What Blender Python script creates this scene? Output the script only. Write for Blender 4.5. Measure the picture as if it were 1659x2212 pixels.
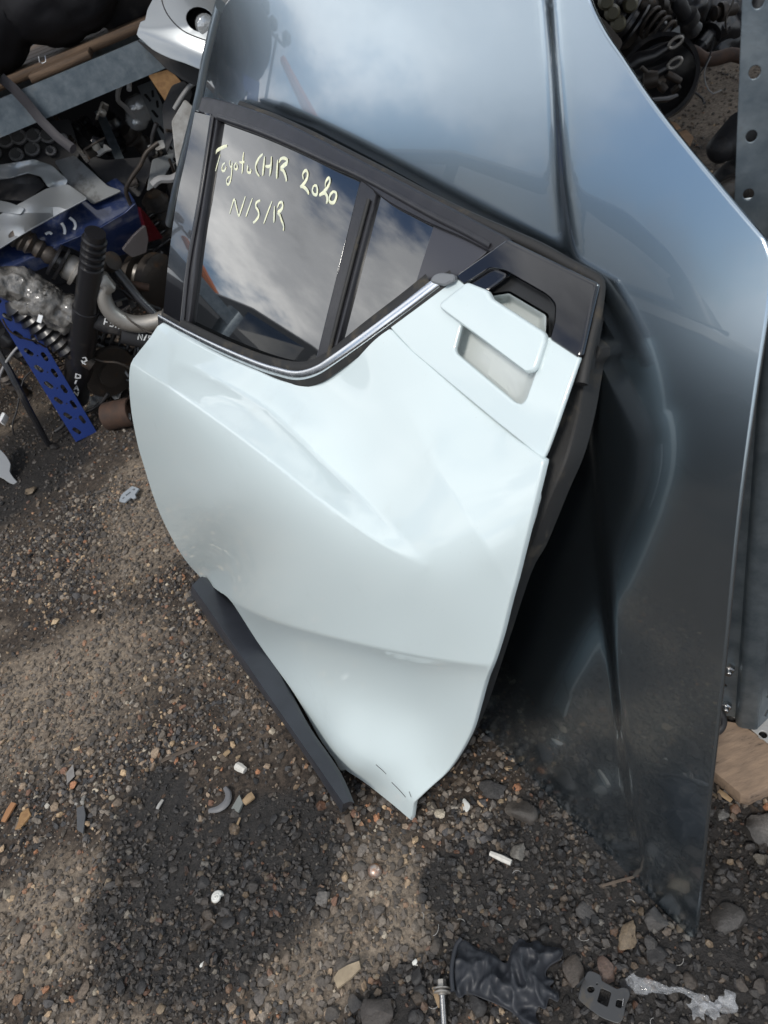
import bpy, bmesh, math, random
import numpy as np
from mathutils import Vector, Matrix, noise as mnoise
from mathutils.geometry import delaunay_2d_cdt

for o in list(bpy.data.objects):
    bpy.data.objects.remove(o)
random.seed(7)
rng = np.random.default_rng(7)
scene = bpy.context.scene
COL = scene.collection
PI = math.pi

# ------------------------------------------------------------------ camera
CAM_H = 1.2
PW, PH = 1659.0, 2212.0            # picture grid used for reading positions
FPX = 1534.0
NADIR = (1500.0, 2700.0)           # where plumb lines meet in the picture
_d = np.array([NADIR[0] - PW / 2, NADIR[1] - PH / 2, FPX]); _d /= np.linalg.norm(_d)
_fw = np.array([0, 0, 1.0]); _Y = _fw - _d * (_fw @ _d); _Y /= np.linalg.norm(_Y)
_X = np.cross(_Y, -_d)
RM = np.stack([_X, _Y, -_d])       # world = RM @ (right, down, forward)
CAM = np.array([0, 0, CAM_H])
cam = bpy.data.cameras.new('camera')
cam.sensor_fit = 'HORIZONTAL'; cam.sensor_width = 36.0; cam.lens = 36.0 * FPX / PW
cam.clip_start = 0.02; cam.clip_end = 2000
cam.dof.use_dof = True; cam.dof.focus_distance = 1.12; cam.dof.aperture_fstop = 12.0
camo = bpy.data.objects.new('camera', cam); COL.objects.link(camo)
camo.matrix_world = Matrix(((RM[0][0], -RM[0][1], -RM[0][2], 0), (RM[1][0], -RM[1][1], -RM[1][2], 0),
                            (RM[2][0], -RM[2][1], -RM[2][2], CAM_H), (0, 0, 0, 1)))
scene.camera = camo

# ------------------------------------------------------------------ sky and sun
SUN_EL, SUN_AZ = math.radians(52), math.radians(215)      # azimuth clockwise from +Y
w = bpy.data.worlds.new('World'); scene.world = w; w.use_nodes = True
nt = w.node_tree; N = nt.nodes; L = nt.links; N.clear()
out = N.new('ShaderNodeOutputWorld'); bg = N.new('ShaderNodeBackground'); L.new(bg.outputs[0], out.inputs[0])
bg.inputs[1].default_value = 0.11
sky = N.new('ShaderNodeTexSky'); sky.sky_type = 'NISHITA'; sky.sun_disc = False
sky.sun_elevation = SUN_EL; sky.sun_rotation = SUN_AZ; sky.air_density = 1.0; sky.dust_density = 0.6; sky.ozone_density = 2.0
tc = N.new('ShaderNodeTexCoord'); sep = N.new('ShaderNodeSeparateXYZ'); L.new(tc.outputs['Generated'], sep.inputs[0])
def wmath(op, a, b=None, clamp=False):
    n = N.new('ShaderNodeMath'); n.operation = op; n.use_clamp = clamp
    for i, v in enumerate((a, b)):
        if v is None: continue
        if isinstance(v, (int, float)): n.inputs[i].default_value = v
        else: L.new(v, n.inputs[i])
    return n.outputs[0]
zz = wmath('ADD', wmath('MAXIMUM', sep.outputs[2], 0.0), 0.75)
comb = N.new('ShaderNodeCombineXYZ')
L.new(wmath('DIVIDE', sep.outputs[0], zz), comb.inputs[0]); L.new(wmath('DIVIDE', sep.outputs[1], zz), comb.inputs[1])
def wnoise(scale, detail, rough, off, dist=0.0):
    m = N.new('ShaderNodeMapping'); m.inputs['Location'].default_value = off; L.new(comb.outputs[0], m.inputs[0])
    n = N.new('ShaderNodeTexNoise'); n.inputs['Scale'].default_value = scale; n.inputs['Detail'].default_value = detail
    n.inputs['Roughness'].default_value = rough; n.inputs['Distortion'].default_value = dist
    L.new(m.outputs[0], n.inputs['Vector']); return n.outputs[0]
def wramp(sock, stops):
    r = N.new('ShaderNodeValToRGB'); e = r.color_ramp.elements
    r.color_ramp.interpolation = 'EASE'
    e[0].position, e[0].color = stops[0][0], (*stops[0][1], 1); e[1].position, e[1].color = stops[-1][0], (*stops[-1][1], 1)
    for p, c in stops[1:-1]:
        q = e.new(p); q.color = (*c, 1)
    L.new(sock, r.inputs[0]); return r.outputs[0]
cover = wramp(wnoise(3.0, 9, 0.58, (3.1, 1.7, 0.0), 0.1), [(0.41, (0, 0, 0)), (0.52, (1, 1, 1))])
body = wramp(wnoise(2.4, 8, 0.58, (9.2, 6.1, 0.0), 0.1), [(0.34, (3.2, 3.35, 3.6)), (0.5, (8.2, 8.4, 8.7)), (0.66, (15.0, 15.0, 14.8))])
mix = N.new('ShaderNodeMixRGB'); L.new(cover, mix.inputs[0]); L.new(sky.outputs[0], mix.inputs[1]); L.new(body, mix.inputs[2])
L.new(mix.outputs[0], bg.inputs[0])
sun = bpy.data.lights.new('sun', 'SUN'); sun.energy = 1.7; sun.angle = math.radians(11); sun.color = (1.0, 0.95, 0.88)
suno = bpy.data.objects.new('sun', sun); COL.objects.link(suno)
_sd = Vector((math.sin(SUN_AZ) * math.cos(SUN_EL), math.cos(SUN_AZ) * math.cos(SUN_EL), math.sin(SUN_EL)))
suno.rotation_euler = _sd.to_track_quat('Z', 'Y').to_euler()
vs = scene.view_settings; vs.view_transform = 'Standard'; vs.look = 'None'; vs.gamma = 1.0; vs.use_curve_mapping = False
vs.exposure = 0.32

# ------------------------------------------------------------------ reading positions
def ray(p):
    r = RM @ np.array([p[0] - PW / 2, p[1] - PH / 2, FPX]); return r / np.linalg.norm(r)
def gp(px, py, z=0.0):
    r = ray((px, py)); return CAM + r * ((z - CAM_H) / r[2])
def aty(px, py, y):
    r = ray((px, py)); return CAM + r * (y / r[1])
def atd(px, py, d):
    return CAM + ray((px, py)) * d
A0 = gp(415, 1290); _B = gp(750, 1755)
SV = (_B - A0) / np.linalg.norm(_B - A0)                 # along the sill
NH = np.array([SV[1], -SV[0], 0.0])                      # out from the door, level
ZV = np.array([0, 0, 1.0])
class Surf:
    """a gently shaped sheet: a leaning plane plus relief measured along its normal"""
    def __init__(self, origin, tilt, relief):
        t = math.radians(tilt); self.o = np.array(origin)
        self.n = math.cos(t) * NH + math.sin(t) * ZV; self.f = relief
    def pt(self, px, py, off=0.0):
        r = ray((px, py)); w_ = self.f(px, py) + off
        return CAM + r * (((self.o - CAM) @ self.n + w_) / (r @ self.n))
    def base(self, px, py):
        r = ray((px, py)); return CAM + r * (((self.o - CAM) @ self.n) / (r @ self.n))
def tps(pts, reg=1e-5):
    P = np.array([(a / 1000, b / 1000) for a, b, c in pts]); V = np.array([c for a, b, c in pts])
    def ker(d2): return np.where(d2 > 1e-12, 0.5 * d2 * np.log(np.maximum(d2, 1e-12)), 0)
    n = len(P); K = ker(((P[:, None] - P[None]) ** 2).sum(-1)) + reg * np.eye(n)
    Q = np.c_[np.ones(n), P]; M = np.block([[K, Q], [Q.T, np.zeros((3, 3))]])
    sol = np.linalg.solve(M, np.r_[V, 0, 0, 0]); wt, a = sol[:n], sol[n:]
    def f(x, y):
        x /= 1000; y /= 1000
        d2 = (P[:, 0] - x) ** 2 + (P[:, 1] - y) ** 2
        return float(ker(d2) @ wt + a[0] + a[1] * x + a[2] * y)
    return f
def quadfit(pts):
    X = np.array([(a / 1000, b / 1000) for a, b, c in pts]); V = np.array([c for a, b, c in pts])
    def row(x, y): return np.array([1, x, y, x * x, x * y, y * y])
    M = np.stack([row(*q) for q in X]); k = np.linalg.lstsq(M, V, rcond=None)[0]
    return lambda x, y: float(row(x / 1000, y / 1000) @ k)

# ------------------------------------------------------------------ materials
MATS = {}
def mat(name, base, rough=0.5, metal=0.0, coat=0.0, coat_rough=0.03, coat_ior=1.5, var=0.0, var_scale=8.0, var_col=None,
        bump=0.0, bump_scale=60.0, spec=0.5, rough_var=0.0, dirt=None, dirt_scale=5.0, dirt_lo=0.55, dirt_hi=0.7,
        trans=0.0, alpha=1.0, ior=1.45, specks=None, speck_scale=60, speck_size=0.08, stretch=None, fine=0.0):
    if name in MATS: return MATS[name]
    m = bpy.data.materials.new(name); m.use_nodes = True; t = m.node_tree; n = t.nodes; l = t.links
    b = n['Principled BSDF']
    b.inputs['Base Color'].default_value = (*base, 1); b.inputs['Roughness'].default_value = rough
    b.inputs['Metallic'].default_value = metal; b.inputs['Coat Weight'].default_value = coat
    b.inputs['Coat Roughness'].default_value = coat_rough; b.inputs['Coat IOR'].default_value = coat_ior; b.inputs['Specular IOR Level'].default_value = spec
    b.inputs['Transmission Weight'].default_value = trans; b.inputs['IOR'].default_value = ior; b.inputs['Alpha'].default_value = alpha
    tcn = n.new('ShaderNodeTexCoord'); co = tcn.outputs['Object']
    if stretch:
        mp = n.new('ShaderNodeMapping'); mp.inputs['Scale'].default_value = stretch; l.new(co, mp.inputs[0]); co = mp.outputs[0]
    def noi(scale, det=5, r=0.6):
        q = n.new('ShaderNodeTexNoise'); q.inputs['Scale'].default_value = scale; q.inputs['Detail'].default_value = det
        q.inputs['Roughness'].default_value = r; l.new(co, q.inputs['Vector']); return q.outputs[0]
    def rmp(s, lo, hi, a=0.0, c=1.0):
        q = n.new('ShaderNodeMapRange'); q.inputs[1].default_value = lo; q.inputs[2].default_value = hi
        q.inputs[3].default_value = a; q.inputs[4].default_value = c; l.new(s, q.inputs[0]); return q.outputs[0]
    def mx(fac, a, c):
        q = n.new('ShaderNodeMixRGB'); l.new(fac, q.inputs[0])
        for i, v in ((1, a), (2, c)):
            if isinstance(v, tuple): q.inputs[i].default_value = (*v, 1)
            else: l.new(v, q.inputs[i])
        return q.outputs[0]
    col = tuple(base)
    if var > 0 or var_col:
        vc = var_col or tuple(x * (1 - var) for x in base)
        col = mx(rmp(noi(var_scale), 0.35, 0.65), col, tuple(vc))
    rs = None
    if dirt:
        f = rmp(noi(dirt_scale, 8, 0.7), dirt_lo, dirt_hi)
        col = mx(f, col, tuple(dirt)); rs = rmp(f, 0, 1, rough, min(1, rough + 0.35))
    if specks:
        v = n.new('ShaderNodeTexVoronoi'); v.inputs['Scale'].default_value = speck_scale; l.new(co, v.inputs['Vector'])
        f2 = rmp(v.outputs['Distance'], speck_size, speck_size * 0.7)
        gate = rmp(noi(speck_scale * 0.13, 3), 0.52, 0.6)
        mm = n.new('ShaderNodeMath'); mm.operation = 'MULTIPLY'; l.new(f2, mm.inputs[0]); l.new(gate, mm.inputs[1])
        col = mx(mm.outputs[0], col, tuple(specks))
    if not isinstance(col, tuple): l.new(col, b.inputs['Base Color'])
    if rough_var > 0 and rs is None:
        rs = rmp(noi(var_scale * 1.7, 6, 0.65), 0.3, 0.7, max(0.02, rough - rough_var), min(1, rough + rough_var))
    if rs is not None: l.new(rs, b.inputs['Roughness'])
    if bump > 0 or fine > 0:
        bp = n.new('ShaderNodeBump'); bp.inputs['Strength'].default_value = 1.0
        bp.inputs['Distance'].default_value = bump if bump > 0 else fine
        l.new(noi(bump_scale, 6, 0.6), bp.inputs['Height']); l.new(bp.outputs[0], b.inputs['Normal'])
        if coat > 0 and fine > 0: l.new(bp.outputs[0], b.inputs['Coat Normal'])
    MATS[name] = m; return m

# ------------------------------------------------------------------ object helpers
def tag(o, label, cat, group=None):
    o['label'] = label; o['category'] = cat
    if group: o['group'] = group
    return o
def struct(o):
    o['kind'] = 'structure'; return o
def thing(name, label, cat, loc=(0, 0, 0), group=None):
    o = bpy.data.objects.new(name, None); o.empty_display_size = 0.05; COL.objects.link(o); o.location = tuple(loc)
    tag(o, label, cat, group); return o
def link(name, me, material, parent=None):
    o = bpy.data.objects.new(name, me); COL.objects.link(o)
    if material: me.materials.append(material)
    if parent:
        o.parent = parent
        if parent.parent is None: o.matrix_parent_inverse = Matrix.Translation(-Vector(parent.location))
    return o
def mesh_of(verts, faces, smooth=40.0, sharp=()):
    me = bpy.data.meshes.new('m'); me.from_pydata([tuple(map(float, v)) for v in verts], [], [tuple(map(int, q)) for q in faces]); me.update()
    bm = bmesh.new(); bm.from_mesh(me); bmesh.ops.recalc_face_normals(bm, faces=bm.faces); bm.to_mesh(me); bm.free()
    if smooth:
        me.shade_smooth(); me.set_sharp_from_angle(angle=math.radians(smooth))
        if sharp:
            at = me.attributes.get('sharp_edge') or me.attributes.new('sharp_edge', 'BOOLEAN', 'EDGE')
            for i, e in enumerate(me.edges):
                if tuple(sorted(e.vertices)) in sharp: at.data[i].value = True
    return me
class MB:
    """collects shapes into one mesh"""
    def __init__(self): self.v = []; self.f = []
    def add(self, verts, faces):
        k = len(self.v); self.v += [np.array(q, float) for q in verts]; self.f += [tuple(i + k for i in q) for q in faces]; return self
    def build(self, name, material, parent=None, smooth=40.0):
        return link(name, mesh_of(self.v, self.f, smooth), material, parent)
    def box(self, c, ax, ay, az, bev=0.0):
        """centre and three half-extent vectors"""
        c = np.array(c, float); ax, ay, az = (np.array(q, float) for q in (ax, ay, az))
        if bev <= 0:
            vs_ = [c + i * ax + j * ay + k * az for k in (-1, 1) for j in (-1, 1) for i in (-1, 1)]
            return self.add(vs_, [(0, 2, 3, 1), (4, 5, 7, 6), (0, 1, 5, 4), (2, 6, 7, 3), (0, 4, 6, 2), (1, 3, 7, 5)])
        la, lb = np.linalg.norm(ax), np.linalg.norm(ay); lc = np.linalg.norm(az)
        rings = []
        def ring(ins, zt):
            sx, sy = 1 - ins / la, 1 - ins / lb; bx_, by_ = min(0.9, bev / la), min(0.9, bev / lb)
            pts = []
            for (i, j) in ((-1, -1), (1, -1), (1, 1), (-1, 1)):
                p1 = c + i * (sx - bx_) * ax + j * sy * ay + zt * az; p2 = c + i * sx * ax + j * (sy - by_) * ay + zt * az
                pts += [p2, p1] if (i, j) in ((-1, -1), (1, 1)) else [p1, p2]
            return pts
        zb = 1 - min(0.9, bev / lc)
        for ins, zt in ((bev * 0.8, -1), (0, -zb), (0, zb), (bev * 0.8, 1)): rings.append(ring(ins, zt))
        return self.rings(rings, True)
    def rings(self, rings, caps=True, closed=True):
        k = len(self.v); m = len(rings[0])
        for r in rings: self.v += [np.array(q, float) for q in r]
        for i in range(len(rings) - 1):
            for j in range(m if closed else m - 1):
                a, b = k + i * m + j, k + i * m + (j + 1) % m
                self.f.append((a, b, b + m, a + m))
        if caps:
            self.f.append(tuple(k + j for j in range(m))[::-1]); e = k + (len(rings) - 1) * m
            self.f.append(tuple(e + j for j in range(m)))
        return self
    def tube(self, pts, r, seg=10, caps=True, flat=None):
        """swept tube; r number or list; flat=(vector, factor) squashes it"""
        pts = [np.array(p, float) for p in pts]; n_ = len(pts)
        rr = r if isinstance(r, (list, tuple, np.ndarray)) else [r] * n_
        rings = []; prev = None
        for i, p in enumerate(pts):
            t_ = pts[min(i + 1, n_ - 1)] - pts[max(i - 1, 0)]; t_ = t_ / (np.linalg.norm(t_) + 1e-12)
            if prev is None:
                a = np.cross(t_, [0, 0, 1.0]);
                if np.linalg.norm(a) < 1e-3: a = np.cross(t_, [1.0, 0, 0])
            else: a = prev - t_ * (prev @ t_)
            a /= np.linalg.norm(a); b = np.cross(t_, a); prev = a
            ring = []
            for k in range(seg):
                th = 2 * PI * k / seg; q = rr[i] * (math.cos(th) * a + math.sin(th) * b)
                if flat: q = q - np.array(flat[0]) * (q @ np.array(flat[0])) * (1 - flat[1])
                ring.append(p + q)
            rings.append(ring)
        return self.rings(rings, caps)
    def lathe(self, p0, p1, prof, seg=20, caps=True):
        """profile [(t along 0..1, radius)] round the axis p0-p1"""
        p0 = np.array(p0, float); p1 = np.array(p1, float); ax = p1 - p0; l_ = np.linalg.norm(ax); t_ = ax / l_
        a = np.cross(t_, [0, 0, 1.0])
        if np.linalg.norm(a) < 1e-3: a = np.array([1.0, 0, 0])
        a /= np.linalg.norm(a); b = np.cross(t_, a)
        return self.rings([[p0 + ax * s_ + r_ * (math.cos(2 * PI * k / seg) * a + math.sin(2 * PI * k / seg) * b) for k in range(seg)] for s_, r_ in prof], caps)
def smooth_line(pts, step, closed=False):
    """Catmull-Rom through points, resampled"""
    P = [np.array(p, float) for p in pts]; n_ = len(P); res = []
    rngi = range(n_ if closed else n_ - 1)
    for i in rngi:
        if closed: a, b, c, d = P[i - 1], P[i], P[(i + 1) % n_], P[(i + 2) % n_]
        else: a, b, c, d = P[max(i - 1, 0)], P[i], P[i + 1], P[min(i + 2, n_ - 1)]
        m = max(1, int(np.linalg.norm(c - b) / step))
        for k in range(m):
            t_ = k / m
            res.append(0.5 * ((2 * b) + (c - a) * t_ + (2 * a - 5 * b + 4 * c - d) * t_ ** 2 + (-a + 3 * b - 3 * c + d) * t_ ** 3))
    if not closed: res.append(P[-1])
    return res
def straight(pts, step, closed=True):
    P = [np.array(p, float) for p in pts]; res = []
    n_ = len(P)
    for i in range(n_ if closed else n_ - 1):
        a, b = P[i], P[(i + 1) % n_]; m = max(1, int(np.linalg.norm(b - a) / step))
        res += [a + (b - a) * k / m for k in range(m)]
    if not closed: res.append(P[-1])
    return res
def rounded(pts, r, seg=4):
    """polygon with every corner rounded by r"""
    P = [np.array(p, float) for p in pts]; n_ = len(P); res = []
    rr = r if isinstance(r, (list, tuple)) else [r] * n_
    for i in range(n_):
        a, b, c = P[i - 1], P[i], P[(i + 1) % n_]; q = rr[i]
        if q <= 0: res.append(b); continue
        u1 = (a - b) / np.linalg.norm(a - b); u2 = (c - b) / np.linalg.norm(c - b)
        q1 = min(q, 0.45 * np.linalg.norm(a - b)); q2 = min(q, 0.45 * np.linalg.norm(c - b))
        s_, e_ = b + u1 * q1, b + u2 * q2
        for k in range(seg + 1):
            t_ = k / seg; res.append((1 - t_) ** 2 * s_ + 2 * t_ * (1 - t_) * b + t_ * t_ * e_)
    return res
def inside(poly, X, Y):
    poly = np.array(poly); c = np.zeros(X.shape, bool); j = len(poly) - 1
    for i in range(len(poly)):
        xi, yi = poly[i]; xj, yj = poly[j]
        if yi != yj:
            c ^= ((yi > Y) != (yj > Y)) & (X < (xj - xi) * (Y - yi) / (yj - yi) + xi)
        j = i
    return c
def tri2d(outer, holes=(), spacing=8.0, grid=True, lines=()):
    """constrained triangulation of a 2-D outline; returns points, triangles, loops"""
    pts = []; edges = []; loops = []; line_pts = set()
    for lp in [outer] + list(holes):
        k = len(pts); m = len(lp); pts += [tuple(map(float, q)) for q in lp]
        edges += [(k + i, k + (i + 1) % m) for i in range(m)]; loops.append(list(range(k, k + m)))
    B_ = np.array(pts)
    if grid:
        x0, y0 = B_.min(0); x1, y1 = B_.max(0); rows = []
        yy = y0; i = 0
        while yy <= y1:
            xs = np.arange(x0 + (spacing / 2 if i % 2 else 0), x1, spacing); rows.append(np.c_[xs, np.full(len(xs), yy)]); yy += spacing * 0.87; i += 1
        G = np.concatenate(rows); ok = inside(outer, G[:, 0], G[:, 1])
        for hl in holes: ok &= ~inside(hl, G[:, 0], G[:, 1])
        G = G[ok]
        # keep clear of the outline
        S = np.concatenate([np.array(straight(lp, spacing * 0.5)) for lp in [outer] + list(holes)])
        keep = np.ones(len(G), bool)
        for k in range(0, len(S), 200):
            d = ((G[:, None] - S[None, k:k + 200]) ** 2).sum(-1).min(1); keep &= d > (0.45 * spacing) ** 2
        pts += [tuple(q) for q in G[keep]]
    for ln in lines:
        LP = np.array(ln, float); k = len(pts)
        if grid:                                            # clear grid points too near the line
            nb_ = len(B_); G2 = np.array(pts[nb_:]); S2 = np.array(straight(LP, spacing * 0.4, False))
            kp = ((G2[:, None] - S2[None]) ** 2).sum(-1).min(1) > (0.4 * spacing) ** 2 if len(G2) else []
            keep_l = [tuple(q) for q, g in zip(G2, kp) if g or tuple(q) in line_pts] if len(G2) else []
            pts = pts[:nb_] + keep_l; k = len(pts)
        for q in LP: line_pts.add(tuple(q))
        pts += [tuple(q) for q in LP]
    r = delaunay_2d_cdt([Vector(p) for p in pts], edges, [], 0, 1e-6, True)
    V = np.array([(v.x, v.y) for v in r[0]]); T = np.array([t_ for t_ in r[2] if len(t_) == 3])
    c = V[T].mean(1); ok = inside(outer, c[:, 0], c[:, 1])
    for hl in holes: ok &= ~inside(hl, c[:, 0], c[:, 1])
    # map loops to output vertices
    omap = {}
    for i, src in enumerate(r[3]):
        for q in src: omap[q] = i
    return V, T[ok], [[omap[i] for i in lp] for lp in loops]
def sheet(name, outer, surf, material, parent=None, holes=(), spacing=10.0, thick=0.003, off=0.0, lip=0.0012, back=True, grid=True, smooth=35.0, n=None, lines=()):
    """a panel cut to an outline read off the picture, lying on a shaped surface, with real thickness and rounded edge"""
    V, T, loops = tri2d(outer, holes, spacing, grid, lines)
    nn = surf.n if n is None else n
    P = np.array([surf.pt(x, y, off) for x, y in V]); nv = len(P)
    return solid(name, P, T, loops, nn, thick, lip, material, parent, back, smooth)
def solid(name, P, T, loops, nn, thick, lip, material, parent, back=True, smooth=35.0):
    verts = [p for p in P]; nv = len(P); faces = [tuple(t_) for t_ in T]
    a = P[T[:, 1]] - P[T[:, 0]]; b = P[T[:, 2]] - P[T[:, 0]]
    if (np.cross(a, b) @ nn).sum() < 0: faces = [t_[::-1] for t_ in faces]
    cen = P.mean(0)
    if back:
        verts += [p - nn * thick for p in P]; faces += [tuple(i + nv for i in t_[::-1]) for t_ in faces[:]]
    for li, lp in enumerate(loops):
        Q = P[lp]; m = len(Q)
        tan = np.roll(Q, -1, 0) - np.roll(Q, 1, 0); tan /= np.linalg.norm(tan, axis=1)[:, None] + 1e-12
        outw = np.cross(tan, nn); outw /= np.linalg.norm(outw, axis=1)[:, None] + 1e-12
        # orientation from area sign
        ar = sum(np.cross(Q[i] - cen, Q[(i + 1) % m] - cen) @ nn for i in range(m))
        if (ar < 0) != (li > 0): outw = -outw
        k = len(verts)
        r1 = Q + outw * lip * 0.7 - nn * lip * 0.3; r2 = Q + outw * lip - nn * lip; r3 = Q + outw * lip * 0.5 - nn * thick
        for r_ in (r1, r2, r3): verts += list(r_)
        for i in range(m):
            j = (i + 1) % m
            faces.append((lp[i], lp[j], k + j, k + i)); faces.append((k + i, k + j, k + m + j, k + m + i))
            faces.append((k + m + i, k + m + j, k + 2 * m + j, k + 2 * m + i))
            if back: faces.append((k + 2 * m + i, k + 2 * m + j, lp[j] + nv, lp[i] + nv))
    return link(name, mesh_of(verts, faces, smooth, {tuple(sorted((int(lp[i]), int(lp[(i + 1) % len(lp)])))) for lp in loops for i in range(len(lp))}), material, parent)
def ribbon(name, path, surf, width, height, material, parent, seg=8, off=0.0, taper=False, smooth=60):
    """a raised strip following a path on a surface; width in picture units"""
    pts = [surf.pt(x, y, off) for x, y in path]; sc = np.linalg.norm(surf.pt(path[0][0] + 10, path[0][1], off) - surf.pt(*path[0], off)) / 10
    wd = width if isinstance(width, (list, tuple)) else [width] * len(pts)
    return MB().tube(pts, [q * 0.5 * sc for q in wd], seg, True, (surf.n, height / (np.mean(wd) * 0.5 * sc))).build(name, material, parent, smooth)
# ------------------------------------------------------------------ ground
GM = bpy.data.materials.new('dirt_and_dust'); GM.use_nodes = True
def ground_nodes(m, stone=False):
    t = m.node_tree; n = t.nodes; l = t.links; b = n['Principled BSDF']
    geo = n.new('ShaderNodeNewGeometry')
    def noi(scale, det=6, r=0.6, off=(0, 0, 0)):
        mp = n.new('ShaderNodeMapping'); mp.inputs['Location'].default_value = off; l.new(geo.outputs['Position'], mp.inputs[0])
        q = n.new('ShaderNodeTexNoise'); q.inputs['Scale'].default_value = scale; q.inputs['Detail'].default_value = det; q.inputs['Roughness'].default_value = r
        l.new(mp.outputs[0], q.inputs['Vector']); return q.outputs[0]
    def rng_(s, a, c, lo=0.0, hi=1.0):
        q = n.new('ShaderNodeMapRange'); q.inputs[1].default_value = a; q.inputs[2].default_value = c; q.inputs[3].default_value = lo; q.inputs[4].default_value = hi
        q.interpolation_type = 'SMOOTHSTEP'; l.new(s, q.inputs[0]); return q.outputs[0]
    def mx(f, a, c):
        q = n.new('ShaderNodeMixRGB')
        if isinstance(f, float): q.inputs[0].default_value = f
        else: l.new(f, q.inputs[0])
        for i, v in ((1, a), (2, c)):
            if isinstance(v, tuple): q.inputs[i].default_value = (*v, 1)
            else: l.new(v, q.inputs[i])
        return q.outputs[0]
    def mth(op, a, c):
        q = n.new('ShaderNodeMath'); q.operation = op
        for i, v in ((0, a), (1, c)):
            if isinstance(v, (int, float)): q.inputs[i].default_value = v
            else: l.new(v, q.inputs[i])
        return q.outputs[0]
    def blob(cx, cy, rx, ry, soft=0.16, wob=0.42):
        vm = n.new('ShaderNodeVectorMath'); vm.operation = 'SUBTRACT'; l.new(geo.outputs['Position'], vm.inputs[0]); vm.inputs[1].default_value = (cx, cy, 0)
        v2 = n.new('ShaderNodeVectorMath'); v2.operation = 'MULTIPLY'; l.new(vm.outputs[0], v2.inputs[0]); v2.inputs[1].default_value = (1 / rx, 1 / ry, 0)
        v3 = n.new('ShaderNodeVectorMath'); v3.operation = 'LENGTH'; l.new(v2.outputs[0], v3.inputs[0])
        d = mth('ADD', v3.outputs['Value'], mth('MULTIPLY', wobn, wob * 2.4))
        return rng_(d, 1 + soft, 1 - soft)
    wobn = mth('SUBTRACT', noi(5, 6, 0.65, (3, 8, 3)), 0.5)
    oil = None
    for (px, py, rx, ry) in OIL_DARK:
        p = gp(px, py); s_ = blob(p[0], p[1], rx, ry)
        oil = s_ if oil is None else mth('MAXIMUM', oil, s_)
    dust = mth('MULTIPLY', rng_(noi(2.6, 7, 0.62, (4, 1, 0)), 0.52, 0.70), 0.6)
    for (px, py, rx, ry) in DUST_LIT:
        p = gp(px, py); dust = mth('MAXIMUM', dust, blob(p[0], p[1], rx, ry, 0.4, 0.7))
    dust = mth('MULTIPLY', dust, mth('SUBTRACT', 1.0, oil))
    return dict(n=n, l=l, b=b, noi=noi, rng=rng_, mx=mx, mth=mth, oil=oil, dust=dust, geo=geo)
OIL_DARK = [(430, 1960, 0.21, 0.17), (560, 1860, 0.16, 0.13), (900, 2150, 0.10, 0.05), (1150, 1990, 0.16, 0.10), (330, 1800, 0.10, 0.12), (1560, 1900, 0.10, 0.2), (1350, 2080, 0.14, 0.10), (1620, 2120, 0.08, 0.10), (1000, 1900, 0.07, 0.05), (1250, 1800, 0.12, 0.12), (60, 1000, 0.25, 0.35)]  # oil stains, plus blobs that simply darken the gravel
DUST_LIT = [(70, 2010, 0.16, 0.12), (250, 2190, 0.16, 0.06), (120, 1500, 0.25, 0.2), (820, 1900, 0.06, 0.05), (700, 2080, 0.14, 0.06), (430, 980, 0.3, 0.25), (350, 1130, 0.2, 0.2), (1500, 200, 0.6, 0.6), (930, 1990, 0.10, 0.06)]  # dust patches; the widest also paints the right-hand ground as lit
k = ground_nodes(GM)
grain = k['rng'](k['noi'](95, 8, 0.7), 0.32, 0.68)
c1 = k['mx'](grain, (0.012, 0.0095, 0.0075), (0.075, 0.056, 0.042))
c2 = k['mx'](grain, (0.15, 0.12, 0.092), (0.36, 0.295, 0.225))
c3 = k['mx'](grain, (0.007, 0.0065, 0.006), (0.022, 0.020, 0.019))
cc = k['mx'](k['mth']('MULTIPLY', k['dust'], 0.75), c1, c2)
cc = k['mx'](k['mth']('MULTIPLY', k['oil'], 0.9), cc, c3)
k['l'].new(cc, k['b'].inputs['Base Color'])
k['l'].new(k['rng'](k['oil'], 0, 1, 0.95, 0.6), k['b'].inputs['Roughness'])
bp = k['n'].new('ShaderNodeBump'); bp.inputs['Distance'].default_value = 0.004
k['l'].new(k['mth']('ADD', k['noi'](150, 8, 0.75), k['mth']('MULTIPLY', k['noi'](40, 5, 0.6), 1.5)), bp.inputs['Height']); k['l'].new(bp.outputs[0], k['b'].inputs['Normal'])
def gz(x, y):
    return 0.010 * (mnoise.noise(Vector((x * 2.1, y * 2.1, 0.3)))) + 0.006 * mnoise.noise(Vector((x * 7, y * 7, 1.3))) - 0.004
xs = np.concatenate([np.linspace(-400, -5, 12), np.linspace(-4, -1.7, 12), np.linspace(-1.6, 1.6, 160), np.linspace(1.7, 5, 14), np.linspace(6, 400, 12)])
ys = np.concatenate([np.linspace(-400, -3, 12), np.linspace(-2, -0.1, 10), np.linspace(0, 3.2, 160), np.linspace(3.3, 7, 20), np.linspace(8, 400, 12)])
V_ = []; F_ = []
for y in ys:
    for x in xs: V_.append((x, y, gz(x, y) if abs(x) < 5 and -2 < y < 7 else 0))
nx = len(xs)
for j in range(len(ys) - 1):
    for i in range(nx - 1): F_.append((j * nx + i, j * nx + i + 1, (j + 1) * nx + i + 1, (j + 1) * nx + i))
struct(link('ground', mesh_of(V_, F_, 180), GM))

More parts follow.
